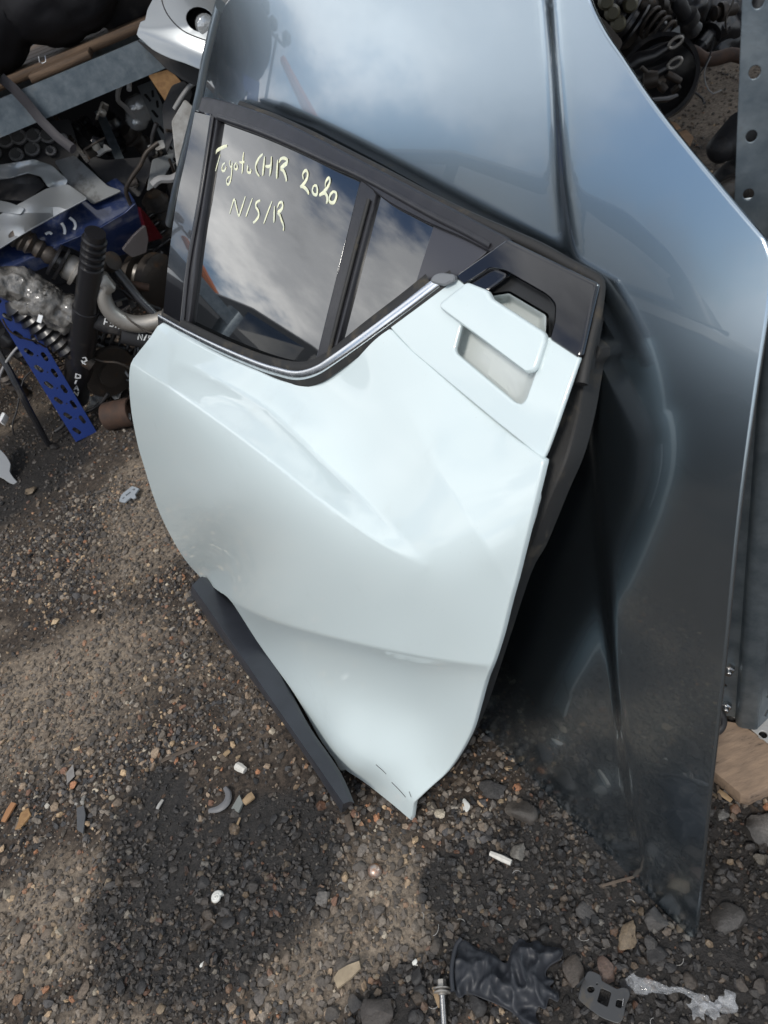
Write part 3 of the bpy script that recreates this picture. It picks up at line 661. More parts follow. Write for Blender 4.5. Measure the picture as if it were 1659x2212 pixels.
# handwriting on the glass
def TX(x, y): return ((820 + x / 2.9625) * .540039, (540 + y / 2.9625) * .540039)
strokes = [
    ([(132, 222), (140, 190), (200, 155), (262, 128)], 26), ([(180, 228), (160, 300), (140, 370), (124, 428)], 13),
    ([(238, 330), (212, 350), (200, 395), (208, 428), (232, 420), (250, 385), (246, 372)], 15),
    ([(300, 300), (290, 335), (305, 380), (325, 350), (320, 330), (318, 400), (312, 470), (298, 550), (275, 588), (256, 570), (262, 520), (292, 488)], 15),
    ([(372, 325), (350, 360), (352, 400), (372, 410), (385, 380), (378, 345)], 15),
    ([(458, 205), (450, 260), (446, 350), (438, 455)], 18), ([(408, 320), (435, 328), (468, 318)], 15),
    ([(505, 355), (498, 385), (510, 380), (500, 410), (505, 440), (530, 450), (546, 430), (540, 405)], 17),
    ([(685, 225), (645, 265), (610, 330), (600, 390), (615, 450), (645, 490)], 20),
    ([(706, 255), (698, 330), (690, 410), (684, 478)], 24), ([(786, 258), (784, 330), (776, 410), (766, 485)], 24), ([(715, 368), (745, 380), (775, 362)], 20),
    ([(860, 300), (856, 370), (850, 450), (850, 515)], 26), ([(880, 325), (900, 282), (940, 278), (972, 300), (960, 340), (925, 375), (900, 405), (925, 425), (950, 480), (965, 545)], 27),
    ([(1165, 522), (1158, 470), (1185, 425), (1212, 440), (1212, 500), (1180, 565), (1130, 618)], 22), ([(1130, 610), (1170, 622), (1205, 655), (1230, 698)], 24),
    ([(1285, 600), (1272, 660), (1290, 705), (1320, 708), (1330, 660), (1318, 605), (1292, 602)], 20),
    ([(1425, 615), (1430, 560), (1462, 510), (1480, 545), (1460, 605), (1420, 660), (1355, 718)], 20), ([(1355, 716), (1410, 690), (1440, 720), (1448, 765), (1442, 808)], 25),
    ([(1525, 668), (1490, 700), (1470, 765), (1490, 805), (1525, 800), (1550, 750), (1552, 690), (1525, 672)], 23),
    ([(292, 935), (312, 860), (345, 765), (370, 850), (400, 955), (430, 880), (478, 730)], 17),
    ([(562, 748), (525, 850), (484, 968)], 15), ([(655, 775), (610, 800), (602, 850), (630, 905), (635, 960), (600, 1015), (570, 1042)], 20),
    ([(794, 785), (745, 910), (696, 1048)], 15), ([(824, 845), (820, 940), (816, 1036)], 22),
    ([(858, 860), (880, 805), (910, 795), (920, 840), (900, 890), (862, 925), (885, 950), (905, 1010), (930, 1080), (928, 1132)], 21)]
gsc = np.linalg.norm(UPPER.pt(610, 400) - UPPER.pt(600, 400)) / 10
for pts, wd in strokes:
    path = smooth_line([TX(*p) for p in pts], 2.2)
    P3 = [UPPER.pt(x, y, -0.0096) for x, y in path]
    k_ = len(P3); rr = [1.2 * wd / 2.9625 * .54 * .5 * gsc * (0.55 + 0.45 * min(1, 3 * i / k_, 3 * (k_ - 1 - i) / k_ + 0.3)) * random.uniform(0.9, 1.1) for i in range(k_)]
    MB().tube(P3, rr, 6, True, (UPPER.n, 0.12)).build('pen_stroke', M_INK, glass, 60)
# ------------------------------------------------------------------ the grey-blue bonnet behind the door
M_HOOD = mat('blue_grey_metallic_paint', (0.36, 0.44, 0.505), 0.215, 0.99, 1.0, 0.012, coat_ior=1.66, spec=0.5, specks=(0.10, 0.09, 0.08), speck_scale=110, speck_size=0.05, var=0.06, var_scale=4)
M_HOODIN = mat('grey_primer_inside', (0.16, 0.18, 0.20), 0.5, 0.3)
HN = gp(1495, 2025)
_ht = 20.0; _hn = math.cos(math.radians(_ht)) * NH + math.sin(math.radians(_ht)) * ZV; _hv = np.cross(_hn, SV); _hv = _hv * np.sign(_hv[2])
CREASE = np.array([(1172, -400), (1186, 0), (1200, 180), (1214, 400), (1232, 560), (1262, 800), (1300, 1200), (1340, 1600), (1385, 1900), (1410, 2050)], float)
def hood_relief(px, py):
    r = ray((px, py)); P = CAM + r * (((HN - CAM) @ _hn) / (r @ _hn)); u_ = (P - A0) @ SV; v_ = (P - HN) @ _hv
    w_ = 0.055 * v_ * (1.25 - v_)
    d = px - np.interp(py, CREASE[:, 1], CREASE[:, 0])
    hw_ = np.interp(py, [0, 560, 1200, 1900], [18, 16, 15, 13])
    s_ = 1 / (1 + math.exp(-max(-30, min(30, d / hw_ * 3.2))))
    w_ += np.interp(py, [0, 500, 900, 1900], [.009, .008, .007, .0065]) * s_                                   # wing stands above the centre
    w_ += -0.05 * max(0, (0.35 - u_)) ** 2 - 0.05 * max(0, u_ - 0.95) ** 2
    e_ = max(0.0, 0.02 - u_)
    return w_ - 0.25 * e_ ** 2
HOOD = Surf(HN, _ht, hood_relief)
hood = thing('car_bonnet', 'large blue-grey metallic car bonnet propped upright behind the white door', 'bonnet', HN)
ho = smooth_line([(482, 18), (466, 80), (452, 140), (441, 205), (420, 290), (395, 390), (375, 480), (380, 640), (470, 900), (640, 1150), (840, 1380)], 14)[:-1] + smooth_line([(840, 1380), (1020, 1558), (1150, 1690), (1300, 1838), (1488, 2022)], 14)[:-1] + smooth_line([(1488, 2022), (1497, 2024), (1502, 2006), (1530, 1720), (1556, 1480), (1590, 1130), (1625, 860), (1652, 680), (1659, 610), (1658, 560), (1645, 520)], 14)[:-1] \
    + smooth_line([(1645, 520), (1560, 420), (1450, 285), (1390, 205), (1340, 130), (1300, 70), (1268, 0), (1250, -90), (1235, -200), (1180, -270)], 14)[:-1] + smooth_line([(1180, -270), (900, -250), (700, -170), (560, -70), (482, 18)], 14)[:-1]
cl_ = smooth_line([(1186, 20), (1200, 180), (1214, 400), (1232, 560), (1262, 800), (1300, 1200), (1340, 1600), (1374, 1840)], 13)
sheet('bonnet_skin', ho, HOOD, M_HOOD, hood, spacing=13, thick=0.006, lip=0.003, smooth=60, lines=[[np.array(q) + np.array([k_, 0]) for q in cl_] for k_ in (-24, -14, -7, 0, 7, 14, 24)])
ins = [np.array(q) * 0.94 + np.array([950, 700]) * 0.06 for q in ho[::3]]
sheet('inner_frame', ins, HOOD, M_HOODIN, hood, spacing=60, thick=0.02, off=-0.012, lip=0.004)
ribbon('side_flange', smooth_line([(478, 14), (462, 76), (447, 138), (434, 208), (412, 292), (386, 392), (366, 482)], 14), HOOD, 13, 0.012, mat('bonnet_edge_paint', (0.36, 0.43, 0.48), 0.3, 0.8, 1.0, 0.02), hood, off=-0.014)
# ------------------------------------------------------------------ yard materials
M_GALV = mat('galvanised_steel', (0.12, 0.15, 0.175), 0.40, 0.75, var_col=(0.20, 0.235, 0.26), var_scale=30, rough_var=0.12, dirt=(0.16, 0.15, 0.13), dirt_scale=11, dirt_lo=0.58, dirt_hi=0.8, bump=0.0002, bump_scale=200)
M_BLUE = mat('blue_rack_paint', (0.012, 0.034, 0.17), 0.42, 0, 0.2, 0.2, dirt=(0.10, 0.05, 0.03), dirt_scale=16, dirt_lo=0.66, dirt_hi=0.75)
M_BOOT = mat('blue_car_paint', (0.013, 0.026, 0.085), 0.3, 0.3, 1.0, 0.05, dirt=(0.11, 0.12, 0.15), dirt_scale=20, dirt_lo=0.5, dirt_hi=0.8)
M_SILVER = mat('silver_car_paint', (0.27, 0.29, 0.305), 0.34, 0.6, 0.8, 0.06, dirt=(0.22, 0.20, 0.17), dirt_scale=6, dirt_lo=0.6, dirt_hi=0.85)
M_GREYP = mat('dull_grey_paint', (0.14, 0.15, 0.155), 0.5, 0.2, 0.2, 0.2, dirt=(0.06, 0.055, 0.05), dirt_scale=8)
M_BLKP = mat('dusty_black_plastic', (0.018, 0.018, 0.02), 0.5, 0, 0, dirt=(0.06, 0.055, 0.05), dirt_scale=14, bump=0.0004, bump_scale=120)
M_BLKM = mat('black_painted_steel', (0.014, 0.014, 0.016), 0.32, 0, 0.2, 0.2, dirt=(0.05, 0.042, 0.035), dirt_scale=12, bump=0.0003, bump_scale=160)
M_OILY = mat('oily_brown_steel', (0.05, 0.042, 0.036), 0.5, 0.4, dirt=(0.10, 0.06, 0.035), dirt_scale=18, bump=0.0008, bump_scale=120)
M_RUST = mat('rusty_steel', (0.075, 0.042, 0.028), 0.75, 0.2, var_col=(0.045, 0.03, 0.024), var_scale=30, bump=0.0008, bump_scale=150)
M_ALU = mat('dirty_aluminium', (0.36, 0.34, 0.31), 0.5, 0.7, dirt=(0.14, 0.12, 0.10), dirt_scale=14, bump=0.0006, bump_scale=140)
M_STEEL = mat('bright_steel', (0.55, 0.55, 0.55), 0.25, 1.0, dirt=(0.2, 0.16, 0.12), dirt_scale=30)
M_FABRIC = mat('black_fabric', (0.010, 0.010, 0.013), 0.8, 0, 0, bump=0.0006, bump_scale=400, var=0.4, var_scale=9)
M_WOOD = mat('weathered_board', (0.11, 0.07, 0.042), 0.75, var_col=(0.055, 0.036, 0.024), var_scale=9, stretch=(1, 9, 9), bump=0.001, bump_scale=40)
M_CHIP = mat('chipboard', (0.30, 0.18, 0.08), 0.75, var_col=(0.20, 0.11, 0.05), var_scale=60, bump=0.0006, bump_scale=200)
M_WRAP = mat('cloudy_plastic_wrap', (0.22, 0.21, 0.195), 0.22, 0, 0.8, 0.04, var_col=(0.07, 0.066, 0.06), var_scale=16, bump=0.008, bump_scale=45)
M_REDL = mat('red_tail_lens', (0.045, 0.004, 0.006), 0.12, 0, 1.0, 0.02)
M_SMOKE = mat('smoked_lens', (0.10, 0.09, 0.09), 0.1, 0, 1.0, 0.02)
M_CHALK = mat('white_marker', (0.75, 0.77, 0.78), 0.7)
M_CREAM = mat('cream_nylon', (0.13, 0.12, 0.08), 0.6)
M_RAG = mat('dirty_white_rag', (0.42, 0.42, 0.41), 0.85, var_col=(0.25, 0.24, 0.22), var_scale=25, bump=0.002, bump_scale=60)
M_CARD = mat('cardboard', (0.32, 0.19, 0.10), 0.85, var=0.3, var_scale=15)
M_LENSG = mat('clear_lens', (0.45, 0.47, 0.48), 0.08, 0.5, 1.0, 0.0, bump=0.003, bump_scale=60)

class Flat:
    def __init__(self, o, n, relief=None):
        self.o = np.array(o, float); self.n = np.array(n, float); self.n /= np.linalg.norm(self.n); self.f = relief or (lambda x, y: 0.0)
    def pt(self, px, py, off=0.0):
        r = ray((px, py)); return CAM + r * (((self.o - CAM) @ self.n + off + self.f(px, py)) / (r @ self.n))
def wallplane(px, py, y, lean=0.0, turn=0.0, relief=None):
    """an upright-ish plane through a point seen at (px, py), y metres ahead"""
    l_ = math.radians(lean); t_ = math.radians(turn)
    return Flat(aty(px, py, y), (math.sin(t_) * math.cos(l_), -math.cos(t_) * math.cos(l_), math.sin(l_)), relief)
def plate(name, poly, surf, m, parent=None, thick=0.004, r=4, holes=(), spacing=14, off=0.0, lip=0.0015, grid=True):
    return sheet(name, straight(rounded(poly, r, 3) if r else poly, spacing), surf, m, parent, holes=holes, spacing=spacing, thick=thick, off=off, lip=lip, grid=grid, smooth=25)
def loopring(c, rx, ry, n_=12, ang=0.0):
    ca, sa = math.cos(ang), math.sin(ang)
    return [(c[0] + rx * math.cos(2 * PI * k / n_) * ca - ry * math.sin(2 * PI * k / n_) * sa, c[1] + rx * math.cos(2 * PI * k / n_) * sa + ry * math.sin(2 * PI * k / n_) * ca) for k in range(n_)]
def slot(c, l_, w_, ang, n_=5):
    res = []
    for s_, a0 in ((1, -PI / 2), (-1, PI / 2)):
        for k in range(n_): 
            a = a0 + PI * k / (n_ - 1); x, y = s_ * (l_ / 2 - w_ / 2) + math.cos(a) * w_ / 2, math.sin(a) * w_ / 2
            res.append((c[0] + x * math.cos(ang) - y * math.sin(ang), c[1] + x * math.sin(ang) + y * math.cos(ang)))
    return res
class Frame:
    """2-D drawing plane placed in the world"""
    def __init__(self, o, ax, ay, n): self.o, self.ax, self.ay, self.n = np.array(o, float), np.array(ax, float), np.array(ay, float), np.array(n, float)
    def pt(self, x, y, off=0.0): return self.o + self.ax * x + self.ay * y + self.n * off
def unit(v): v = np.array(v, float); return v / np.linalg.norm(v)
def base_of(*pts): 
    a = np.mean(pts, 0); return (a[0], a[1], 0.0)
def loc0(p, z=None): return (p[0], p[1], p[2] if z is None else z)
def lumps(name, pts, radii, m, parent=None, rough=0.25, freq=14, sub=3, squash=1.0, seed=1, crease=False):
    """one continuous lumpy body: overlapping blobs welded by remesh"""
    bm = bmesh.new()
    for p, r_ in zip(pts, radii):
        g = bmesh.ops.create_icosphere(bm, subdivisions=sub, radius=r_)
        for v in g['verts']:
            v.co.z *= squash; v.co += Vector(p)
    me_ = bpy.data.meshes.new('m'); bm.to_mesh(me_); bm.free()
    o = bpy.data.objects.new('tmp', me_); COL.objects.link(o)
    md = o.modifiers.new('r', 'REMESH'); md.mode = 'VOXEL'; md.voxel_size = min(radii) * 0.13
    ev = o.evaluated_get(bpy.context.evaluated_depsgraph_get()); m2 = bpy.data.meshes.new_from_object(ev); bpy.data.objects.remove(o)
    rm_ = float(np.mean(radii))
    for v in m2.vertices:
        q = v.co * freq + Vector((seed, seed * 2, 0)); d_ = mnoise.noise(q) + 0.5 * abs(mnoise.noise(q * 2.3)) 
        if crease: d_ = 0.9 * mnoise.noise(q * 0.6) + 0.7 * (0.5 - 2 * abs(mnoise.noise(q))) + 0.3 * (0.5 - 2 * abs(mnoise.noise(q * 2.1)))
        v.co += v.normal * (d_ * rough * rm_)
    m2.shade_smooth(); return link(name, m2, m, parent)

# ------------------------------------------------------------------ rack on the left with galvanised beam
rack = thing('storage_rack', 'steel storage rack with galvanised beam crossing the upper left', 'rack', (-0.3, 2.6, 0))
BY = 2.42
prof = [(0, .0), (0, .082), (.012, .082), (.012, .079), (.003, .079), (.003, .003), (.012, .003), (.012, 0)]
MB().rings([[np.array([x, BY + a, 0.913 + b]) for a, b in prof] for x in np.linspace(-1.6, 0.42, 8)], True).build('beam', M_GALV, rack, 20)
MB().rings([[np.array([x, 3.35 - a, 0.913 + b]) for a, b in prof] for x in np.linspace(-1.6, 0.42, 4)], True).build('beam', M_GALV, rack, 20)
for x_, y_ in ((0.46, BY + .04), (0.46, 3.33), (-1.64, BY + .04), (-1.64, 3.33)):
    MB().box((x_, y_, .52), (.035, 0, 0), (0, .035, 0), (0, 0, .52), .006).build('post', M_GALV, rack)
bx_ = [(-1.10, -0.60), (-0.44, -0.26)]
for i, (a, b) in enumerate(bx_):
    MB().box(((a + b) / 2, BY + 0.075 + 0.012 * i, 1.004 + (0.004 if i == 2 else 0)), ((b - a) / 2, 0.004 * (i - 1), 0), (0, .05, 0), (0, 0, .010), .0015).build('board', M_WOOD, rack)
for j in range(6):
    MB().box((-0.58 + 0.02 * (j % 2), BY + 0.20 + 0.135 * j, 1.011), (1.05, 0, 0), (0, .062, 0), (0, 0, .013), .003).build('board', M_WOOD, rack)
back = thing('backdrop', 'black tarpaulin added as the dark behind the junk under the left rack', 'backdrop', (-0.9, 3.42, 0))  # black sheet added to stand for the darkness behind the scrap
tv = [[np.array([x, 3.42 + 0.03 * math.sin(x * 9) + 0.02 * mnoise.noise(Vector((x * 3, z * 3, 0))), z]) for x in np.linspace(-2.3, 0.5, 60)] for z in np.linspace(0.0, 1.0, 16)]
MB().rings(tv, False, False).build('backdrop_sheet', M_FABRIC, back, 80)
# black bags on the shelf
bag = lumps('black_bag', [(-0.75, 2.72, 1.20), (-0.52, 2.68, 1.20), (-0.32, 2.66, 1.19), (-0.22, 2.64, 1.16), (-0.6, 2.75, 1.42), (-0.36, 2.75, 1.40), (-0.9, 2.8, 1.3)], [.17, .18, .165, .125, .17, .16, .2], M_FABRIC, rough=0.14, freq=7, seed=3)
tag(bag, 'large black fabric bag slumped on the shelf above the beam', 'bag')
bag2 = lumps('black_bag', [(-0.60, 2.40, 1.075), (-0.53, 2.40, 1.07), (-0.66, 2.42, 1.08)], [.05, .048, .05], M_FABRIC, rough=0.12, freq=14, seed=8)
tag(bag2, 'small black padded pouch at the left end of the galvanised beam', 'bag')
bk_ = MB().tube([aty(84, 122, 2.4), aty(86, 135, 2.39), aty(92, 137, 2.39), aty(99, 133, 2.39), aty(97, 121, 2.4)], 0.0015, 6).build('strap_buckle', M_STEEL)
tag(bk_, 'small wire buckle hanging on the board edge under the black bag', 'buckle')
crate = MB().box((-0.11, 2.75, 1.11), (.10, 0, 0), (0, .1, 0), (0, 0, .085), .012).build('black_box', M_BLKP); tag(crate, 'black plastic box between the bag and the silver bumper', 'box')
# strap
sp_ = [aty(2, 168, 2.40), aty(30, 192, 2.395), aty(60, 225, 2.395), aty(90, 262, 2.39), aty(125, 297, 2.36), aty(158, 322, 2.33)]
tag(MB().tube(smooth_line(sp_, 0.03), 0.014, 8, True, ((0, 1, 0), 0.25)).build('strap', mat('black_webbing', (0.022, 0.02, 0.024), 0.6, bump=0.0008, bump_scale=300)), 'black strap hanging over the front of the galvanised beam', 'strap')

# silver bumper with lamp opening on the shelf end
def brel(px, py): return 0.10 * math.sin(max(0, min(1, (px - 230) / 260)) * PI / 2) - 0.0006 * max(0, 60 - py) + 0.006 * math.exp(-((py - (40 + 0.38 * (px - 230))) / 22) ** 2)
BS = wallplane(350, 60, 2.36, 18, -10, brel)
bump = thing('car_bumper', 'silver car bumper with a round lamp opening on the shelf end', 'bumper', loc0(aty(350, 120, 2.36)))
lampc = (432, 42)
bumo = smooth_line([(296, 74), (300, 60), (304, 48), (314, 44), (319, 22), (335, -10), (350, -45)], 8)[:-1] + straight([(350, -45), (520, -45), (500, 10)], 10, False)[:-1] + smooth_line([(500, 10), (470, 80), (450, 128), (434, 150)], 8)[:-1] + smooth_line([(434, 150), (400, 136), (365, 124), (330, 106), (308, 86), (300, 80)], 8)
sheet('bumper_skin', bumo, BS, M_SILVER, bump, holes=[loopring(lampc, 32, 27, 20, 0.5)], spacing=9, thick=0.004, smooth=40)
cup = []
for s_, d_ in ((1.0, 0.0), (0.98, -0.02), (0.9, -0.06), (0.7, -0.075), (0.02, -0.08)):
    cup.append([BS.pt(lampc[0] + (x - lampc[0]) * s_, lampc[1] + (y - lampc[1]) * s_, d_) for x, y in loopring(lampc, 32, 27, 20, 0.5)])
MB().rings(cup, False).build('lamp_cup', M_BLKP, bump)
MB().lathe(BS.pt(440, 52, -0.06), BS.pt(446, 56, 0.005), [(0, .024), (.5, .026), (.8, .026), (.95, .022), (1, .012)], 18).build('fog_lamp', M_LENSG, bump)
ribbon('panel_seam', smooth_line([(345, -30), (352, 10), (368, 40), (395, 66), (430, 82), (462, 92)], 8), BS, 2.2, 0.002, M_BLKP, bump)
plate('lower_lip', [(296, 86), (330, 108), (365, 127), (434, 152), (432, 188), (395, 172), (362, 150), (330, 118)], wallplane(360, 140, 2.40, 10), M_BLKP, bump, 0.02, 5)
cb = plate('chipboard_offcut', [(322, 163), (366, 150), (390, 176), (364, 226)], wallplane(350, 185, 2.62, 20, 12), M_CHIP, None, 0.012, 2); tag(cb, 'orange chipboard offcut showing under the silver bumper', 'board')

# junk under the shelf -------------------------------------------------------
G_JUNK = 'scrap parts piled under the left rack'
cs = wallplane(70, 310, 2.75, 30)
tray = thing('cup_tray', 'black plastic tray with round cups under the galvanised beam', 'tray', loc0(aty(70, 330, 2.75)))
plate('tray_panel', [(-40, 300), (60, 268), (150, 258), (172, 330), (150, 372), (60, 358), (-40, 362)], cs, M_BLKP, tray, 0.006, 6)
for cx_, cy_, r_ in ((12, 302, 16), (41, 296, 15), (73, 293, 14), (104, 293, 15), (70, 322, 14), (36, 334, 13), (110, 326, 9), (135, 300, 9), (-14, 330, 14)):
    MB().tube([cs.pt(x, y, 0.012) for x, y in loopring((cx_, cy_), r_, r_ * 0.9, 18)] + [cs.pt(cx_ + r_, cy_, 0.012)], 0.006, 6).build('cup_rim', mat('grey_cup_rim', (0.16, 0.16, 0.165), 0.35), tray, 60)
    MB().lathe(cs.pt(cx_, cy_, 0.001), cs.pt(cx_, cy_, 0.014), [(0, r_ * 0.0014), (1, r_ * 0.0015)], 14).build('cup', M_BLKP, tray)
def bar(name, p0, p1, y0, y1, w_, m, label, cat, t_=0.003, holes=0):
    a, b = aty(*p0, y0), aty(*p1, y1); d_ = b - a; L_ = np.linalg.norm(d_); ay = d_ / L_; ax = np.cross(ay, ZV); ax = unit(np.cross(ay, unit(CAM - a))); n_ = np.cross(ax, ay)
    if n_ @ (CAM - a) < 0: n_ = -n_
    hl = []
    if holes:
        k_ = int(L_ / holes)
        for i in range(k_):
            hl.append(slot((-w_ * 0.2, (i + .4) * holes), holes * 0.62, w_ * 0.22, PI / 2 + 0.25, 4)); hl.append(slot((w_ * 0.22, (i + .85) * holes if i < k_ - 1 else (i + .5) * holes), holes * 0.5, w_ * 0.2, PI / 2 - 0.3, 4))
    fr = Frame(a, ax, ay, n_)
    o = sheet(name, straight([(-w_ / 2, 0), (w_ / 2, 0), (w_ / 2, L_), (-w_ / 2, L_)], 0.2), fr, m, None, holes=hl, grid=False, thick=t_, lip=0.0008, smooth=25)
    tag(o, label, cat, G_JUNK); return o
bar('flat_bar', (262, 352), (213, 238), 2.75, 2.9, 0.028, M_GALV, 'plain galvanised flat bar leaning under the beam', 'bar')
bar('perforated_bar', (425, 430), (312, 180), 2.55, 2.85, 0.05, M_GREYP, 'grey perforated bar leaning behind the door window', 'bar', 0.003, 0.06)
bar('flat_bar', (372, 420), (318, 210), 2.7, 2.95, 0.016, M_BLKM, 'thin black bar beside the perforated grey bar', 'bar')
bar('flat_bar', (210, 340), (140, 262), 2.7, 2.85, 0.022, M_BLKM, 'dark bar leaning next to the cup tray', 'bar')
bar('flat_bar', (190, 350), (118, 250), 2.66, 2.8, 0.012, M_STEEL, 'narrow bright strip leaning next to the cup tray', 'bar')
ln = lumps('headlamp_lens', [aty(300, 236, 2.85), aty(296, 258, 2.85)], [.045, .036], M_LENSG, rough=.2, freq=20, seed=4); tag(ln, 'clear crumpled headlamp lens under the beam', 'lens', G_JUNK)
for i, (poly, y_, lab) in enumerate([([(203, 332), (212, 318), (226, 312), (240, 322), (226, 326), (212, 336)], 2.6, 'white torn plastic clip left of the flat bar'), ([(318, 316), (332, 308), (352, 302), (356, 318), (340, 324)], 2.55, 'white plastic clip near the perforated bar')]):
    tag(plate('plastic_clip', poly, wallplane(*poly[0], y_, 35), M_RAG, None, 0.01, 2), lab, 'clip', G_JUNK)
tag(plate('plastic_panel_scrap', [(170, 330), (228, 346), (330, 338), (325, 372), (300, 425), (268, 412), (230, 398)], wallplane(260, 370, 2.62, 40), M_BLKP, None, 0.006, 5), 'flat black plastic panel above the blue boot lid', 'panel', G_JUNK)
tag(plate('plastic_panel_scrap', [(330, 345), (375, 330), (372, 350), (345, 395), (318, 412)], wallplane(345, 370, 2.5, 30, 20), M_GREYP, None, 0.005, 4), 'bent grey panel scrap right of the black panel', 'panel', G_JUNK)
tag(plate('body_panel_scrap', [(118, 348), (160, 336), (232, 402), (262, 412), (200, 440), (150, 398)], wallplane(180, 380, 2.58, 45), M_GREYP, None, 0.006, 5), 'dull dark grey panel between silver wing and blue lid', 'panel', G_JUNK)
# white plastic liner behind the pillar
tag(plate('white_liner', [(372, 262), (400, 215), (425, 240), (405, 330), (385, 370), (378, 320)], wallplane(390, 290, 2.42, 20, 20), M_RAG, None, 0.006, 5), 'white plastic liner behind the door pillar', 'liner', G_JUNK)
tag(plate('black_liner', [(350, 232), (372, 185), (398, 175), (415, 200), (398, 250), (372, 300), (360, 330)], wallplane(380, 240, 2.5, 20), M_BLKP, None, 0.008, 6), 'black ribbed liner under the bumper lip', 'liner', G_JUNK)
rw = MB().tube([aty(x, y, 2.45) for x, y in smooth_line([(330, 400), (345, 388), (372, 386), (392, 372), (396, 352)], 5)], 0.012, 8).build('hose', mat('grey_hose', (0.25, 0.25, 0.25), 0.4)); tag(rw, 'pale grey hose curling behind the door pillar', 'hose', G_JUNK)
# silver wing
wing = thing('car_wing', 'crumpled silver car wing with dark arch at the left edge', 'car wing', loc0(aty(40, 420, 2.5)), G_JUNK)
ws = wallplane(60, 400, 2.52, 40, 0, lambda px, py: 0.03 * math.sin(px / 30) + 0.02 * math.sin(py / 17))
plate('wing_skin', [(-40, 362), (40, 350), (72, 344), (112, 358), (146, 390), (138, 404), (104, 404), (88, 380), (60, 372), (20, 384), (-40, 390)], ws, M_SILVER, wing, 0.006, 5, spacing=8)
plate('wing_lower', [(-40, 486), (50, 436), (100, 408), (146, 398), (188, 428), (70, 492), (-40, 560)], ws, mat('grey_silver_paint', (0.30, 0.315, 0.325), 0.4, 0.5, 0.5, 0.1), wing, 0.006, 5, off=0.01)
plate('arch_edge', [(-40, 425), (20, 438), (52, 450), (44, 462), (-40, 452)], ws, M_SILVER, wing, 0.012, 4, off=0.015)
plate('arch_liner', [(-40, 380), (70, 372), (96, 400), (60, 432), (-40, 430)], ws, M_BLKP, wing, 0.006, 4, off=-0.03)
# blue boot lid
boot = thing('boot_lid', 'dark blue boot lid lying in the scrap with chalk marks', 'boot lid', loc0(aty(200, 520, 2.55)), G_JUNK)
bs = wallplane(170, 480, 2.50, 48, 8, lambda px, py: 0.00008 * (px - 130) * 0.3)
b1 = plate('lid_top', [(-40, 556), (70, 490), (160, 436), (250, 384), (274, 408), (293, 438), (272, 458), (215, 492), (140, 522), (66, 556), (-40, 602)], bs, M_BOOT, boot, 0.008, 5)
plate('lid_face', [(293, 440), (306, 470), (318, 512), (302, 540), (222, 562), (132, 528), (215, 494), (272, 460)], wallplane(260, 500, 2.47, -25, 10), M_BOOT, boot, 0.008, 4)
plate('lid_face_low', [(-40, 606), (66, 560), (130, 530), (140, 560), (66, 590), (-40, 640)], wallplane(40, 590, 2.44, -20, 6), M_BOOT, boot, 0.006, 3)
plate('tail_lamp', [(303, 448), (322, 470), (352, 514), (322, 522), (314, 490)], wallplane(320, 490, 2.46, -10, 30), M_REDL, boot, 0.02, 3)
plate('lamp_lens', [(266, 540), (290, 510), (314, 488), (320, 516), (316, 545), (286, 556)], wallplane(300, 520, 2.455, -10, 20), M_SMOKE, boot, 0.012, 3, off=0.01)
for pts in ([(150, 470), (160, 478), (163, 488), (160, 496)], [(133, 482), (138, 490), (140, 500), (139, 506)], [(98, 506), (106, 502), (112, 506)], [(74, 486), (80, 484)], [(124, 462), (128, 460)]):
    ribbon('chalk_mark', smooth_line(pts, 2), bs, 6, 0.001, M_CHALK, b1, off=0.001)
# suspension strut with flanges
stt = thing('suspension_strut', 'dirty suspension strut with rubber top resting over the blue lid', 'strut', loc0(aty(100, 560, 2.38)), G_JUNK)
s0, s1 = aty(22, 500, 2.46), aty(225, 622, 2.44)
for nm, m_, pr in (('rubber_top', M_OILY, [(0, .02), (.02, .034), (.08, .04), (.10, .032), (.13, .04), (.17, .032), (.2, .036), (.24, .026)]),
                   ('rod', M_OILY, [(.24, .024), (.30, .03), (.34, .022), (.40, .03), (.44, .026)]),
                   ('flange', M_BLKM, [(.44, .03), (.45, .058), (.475, .058), (.48, .034), (.52, .034), (.525, .062), (.55, .06), (.555, .03)]),
                   ('collar', M_ALU, [(.56, .036), (.6, .042), (.66, .042), (.665, .05), (.70, .05), (.705, .036)]),
                   ('body', M_BLKM, [(.71, .036), (.85, .034), (.86, .044), (.9, .044), (.91, .03), (1, .028)])):
    MB().lathe(s0, s1, pr, 20).build(nm, m_, stt, 50)
# wrapped part
wr = lumps('wrapped_part', [aty(4, 608, 2.42), aty(40, 616, 2.42), aty(70, 632, 2.42), aty(98, 655, 2.41), aty(128, 676, 2.41), aty(156, 672, 2.41), aty(60, 650, 2.42), aty(130, 694, 2.41)], [.05, .055, .055, .06, .055, .05, .05, .045], M_WRAP, rough=0.30, freq=19, seed=6, crease=True); tag(wr, 'car part wrapped in cloudy plastic film beside the blue upright', 'wrapped part', G_JUNK)
cvt = thing('rubber_boot', 'black ribbed rubber boot behind the blue upright', 'rubber boot', loc0(aty(100, 700, 2.45)), G_JUNK)
MB().lathe(aty(25, 645, 2.42), aty(160, 765, 2.42), [(0, .03)] + [(i / 9 + o_, r_ * (1 - 0.03 * i)) for i in range(1, 9) for o_, r_ in ((0, .054), (.05, .04))] + [(1, .03)], 20).build('bellows', M_BLKM, cvt, 60)
MB().lathe(aty(140, 748, 2.42), aty(200, 790, 2.40), [(0, .03), (.5, .028), (1, .02)], 14).build('shaft', M_OILY, cvt)
plate('paper_tag', [(84, 680), (92, 682), (88, 698), (80, 695)], wallplane(86, 690, 2.34, 20), M_CHALK, cvt, 0.001, 0)
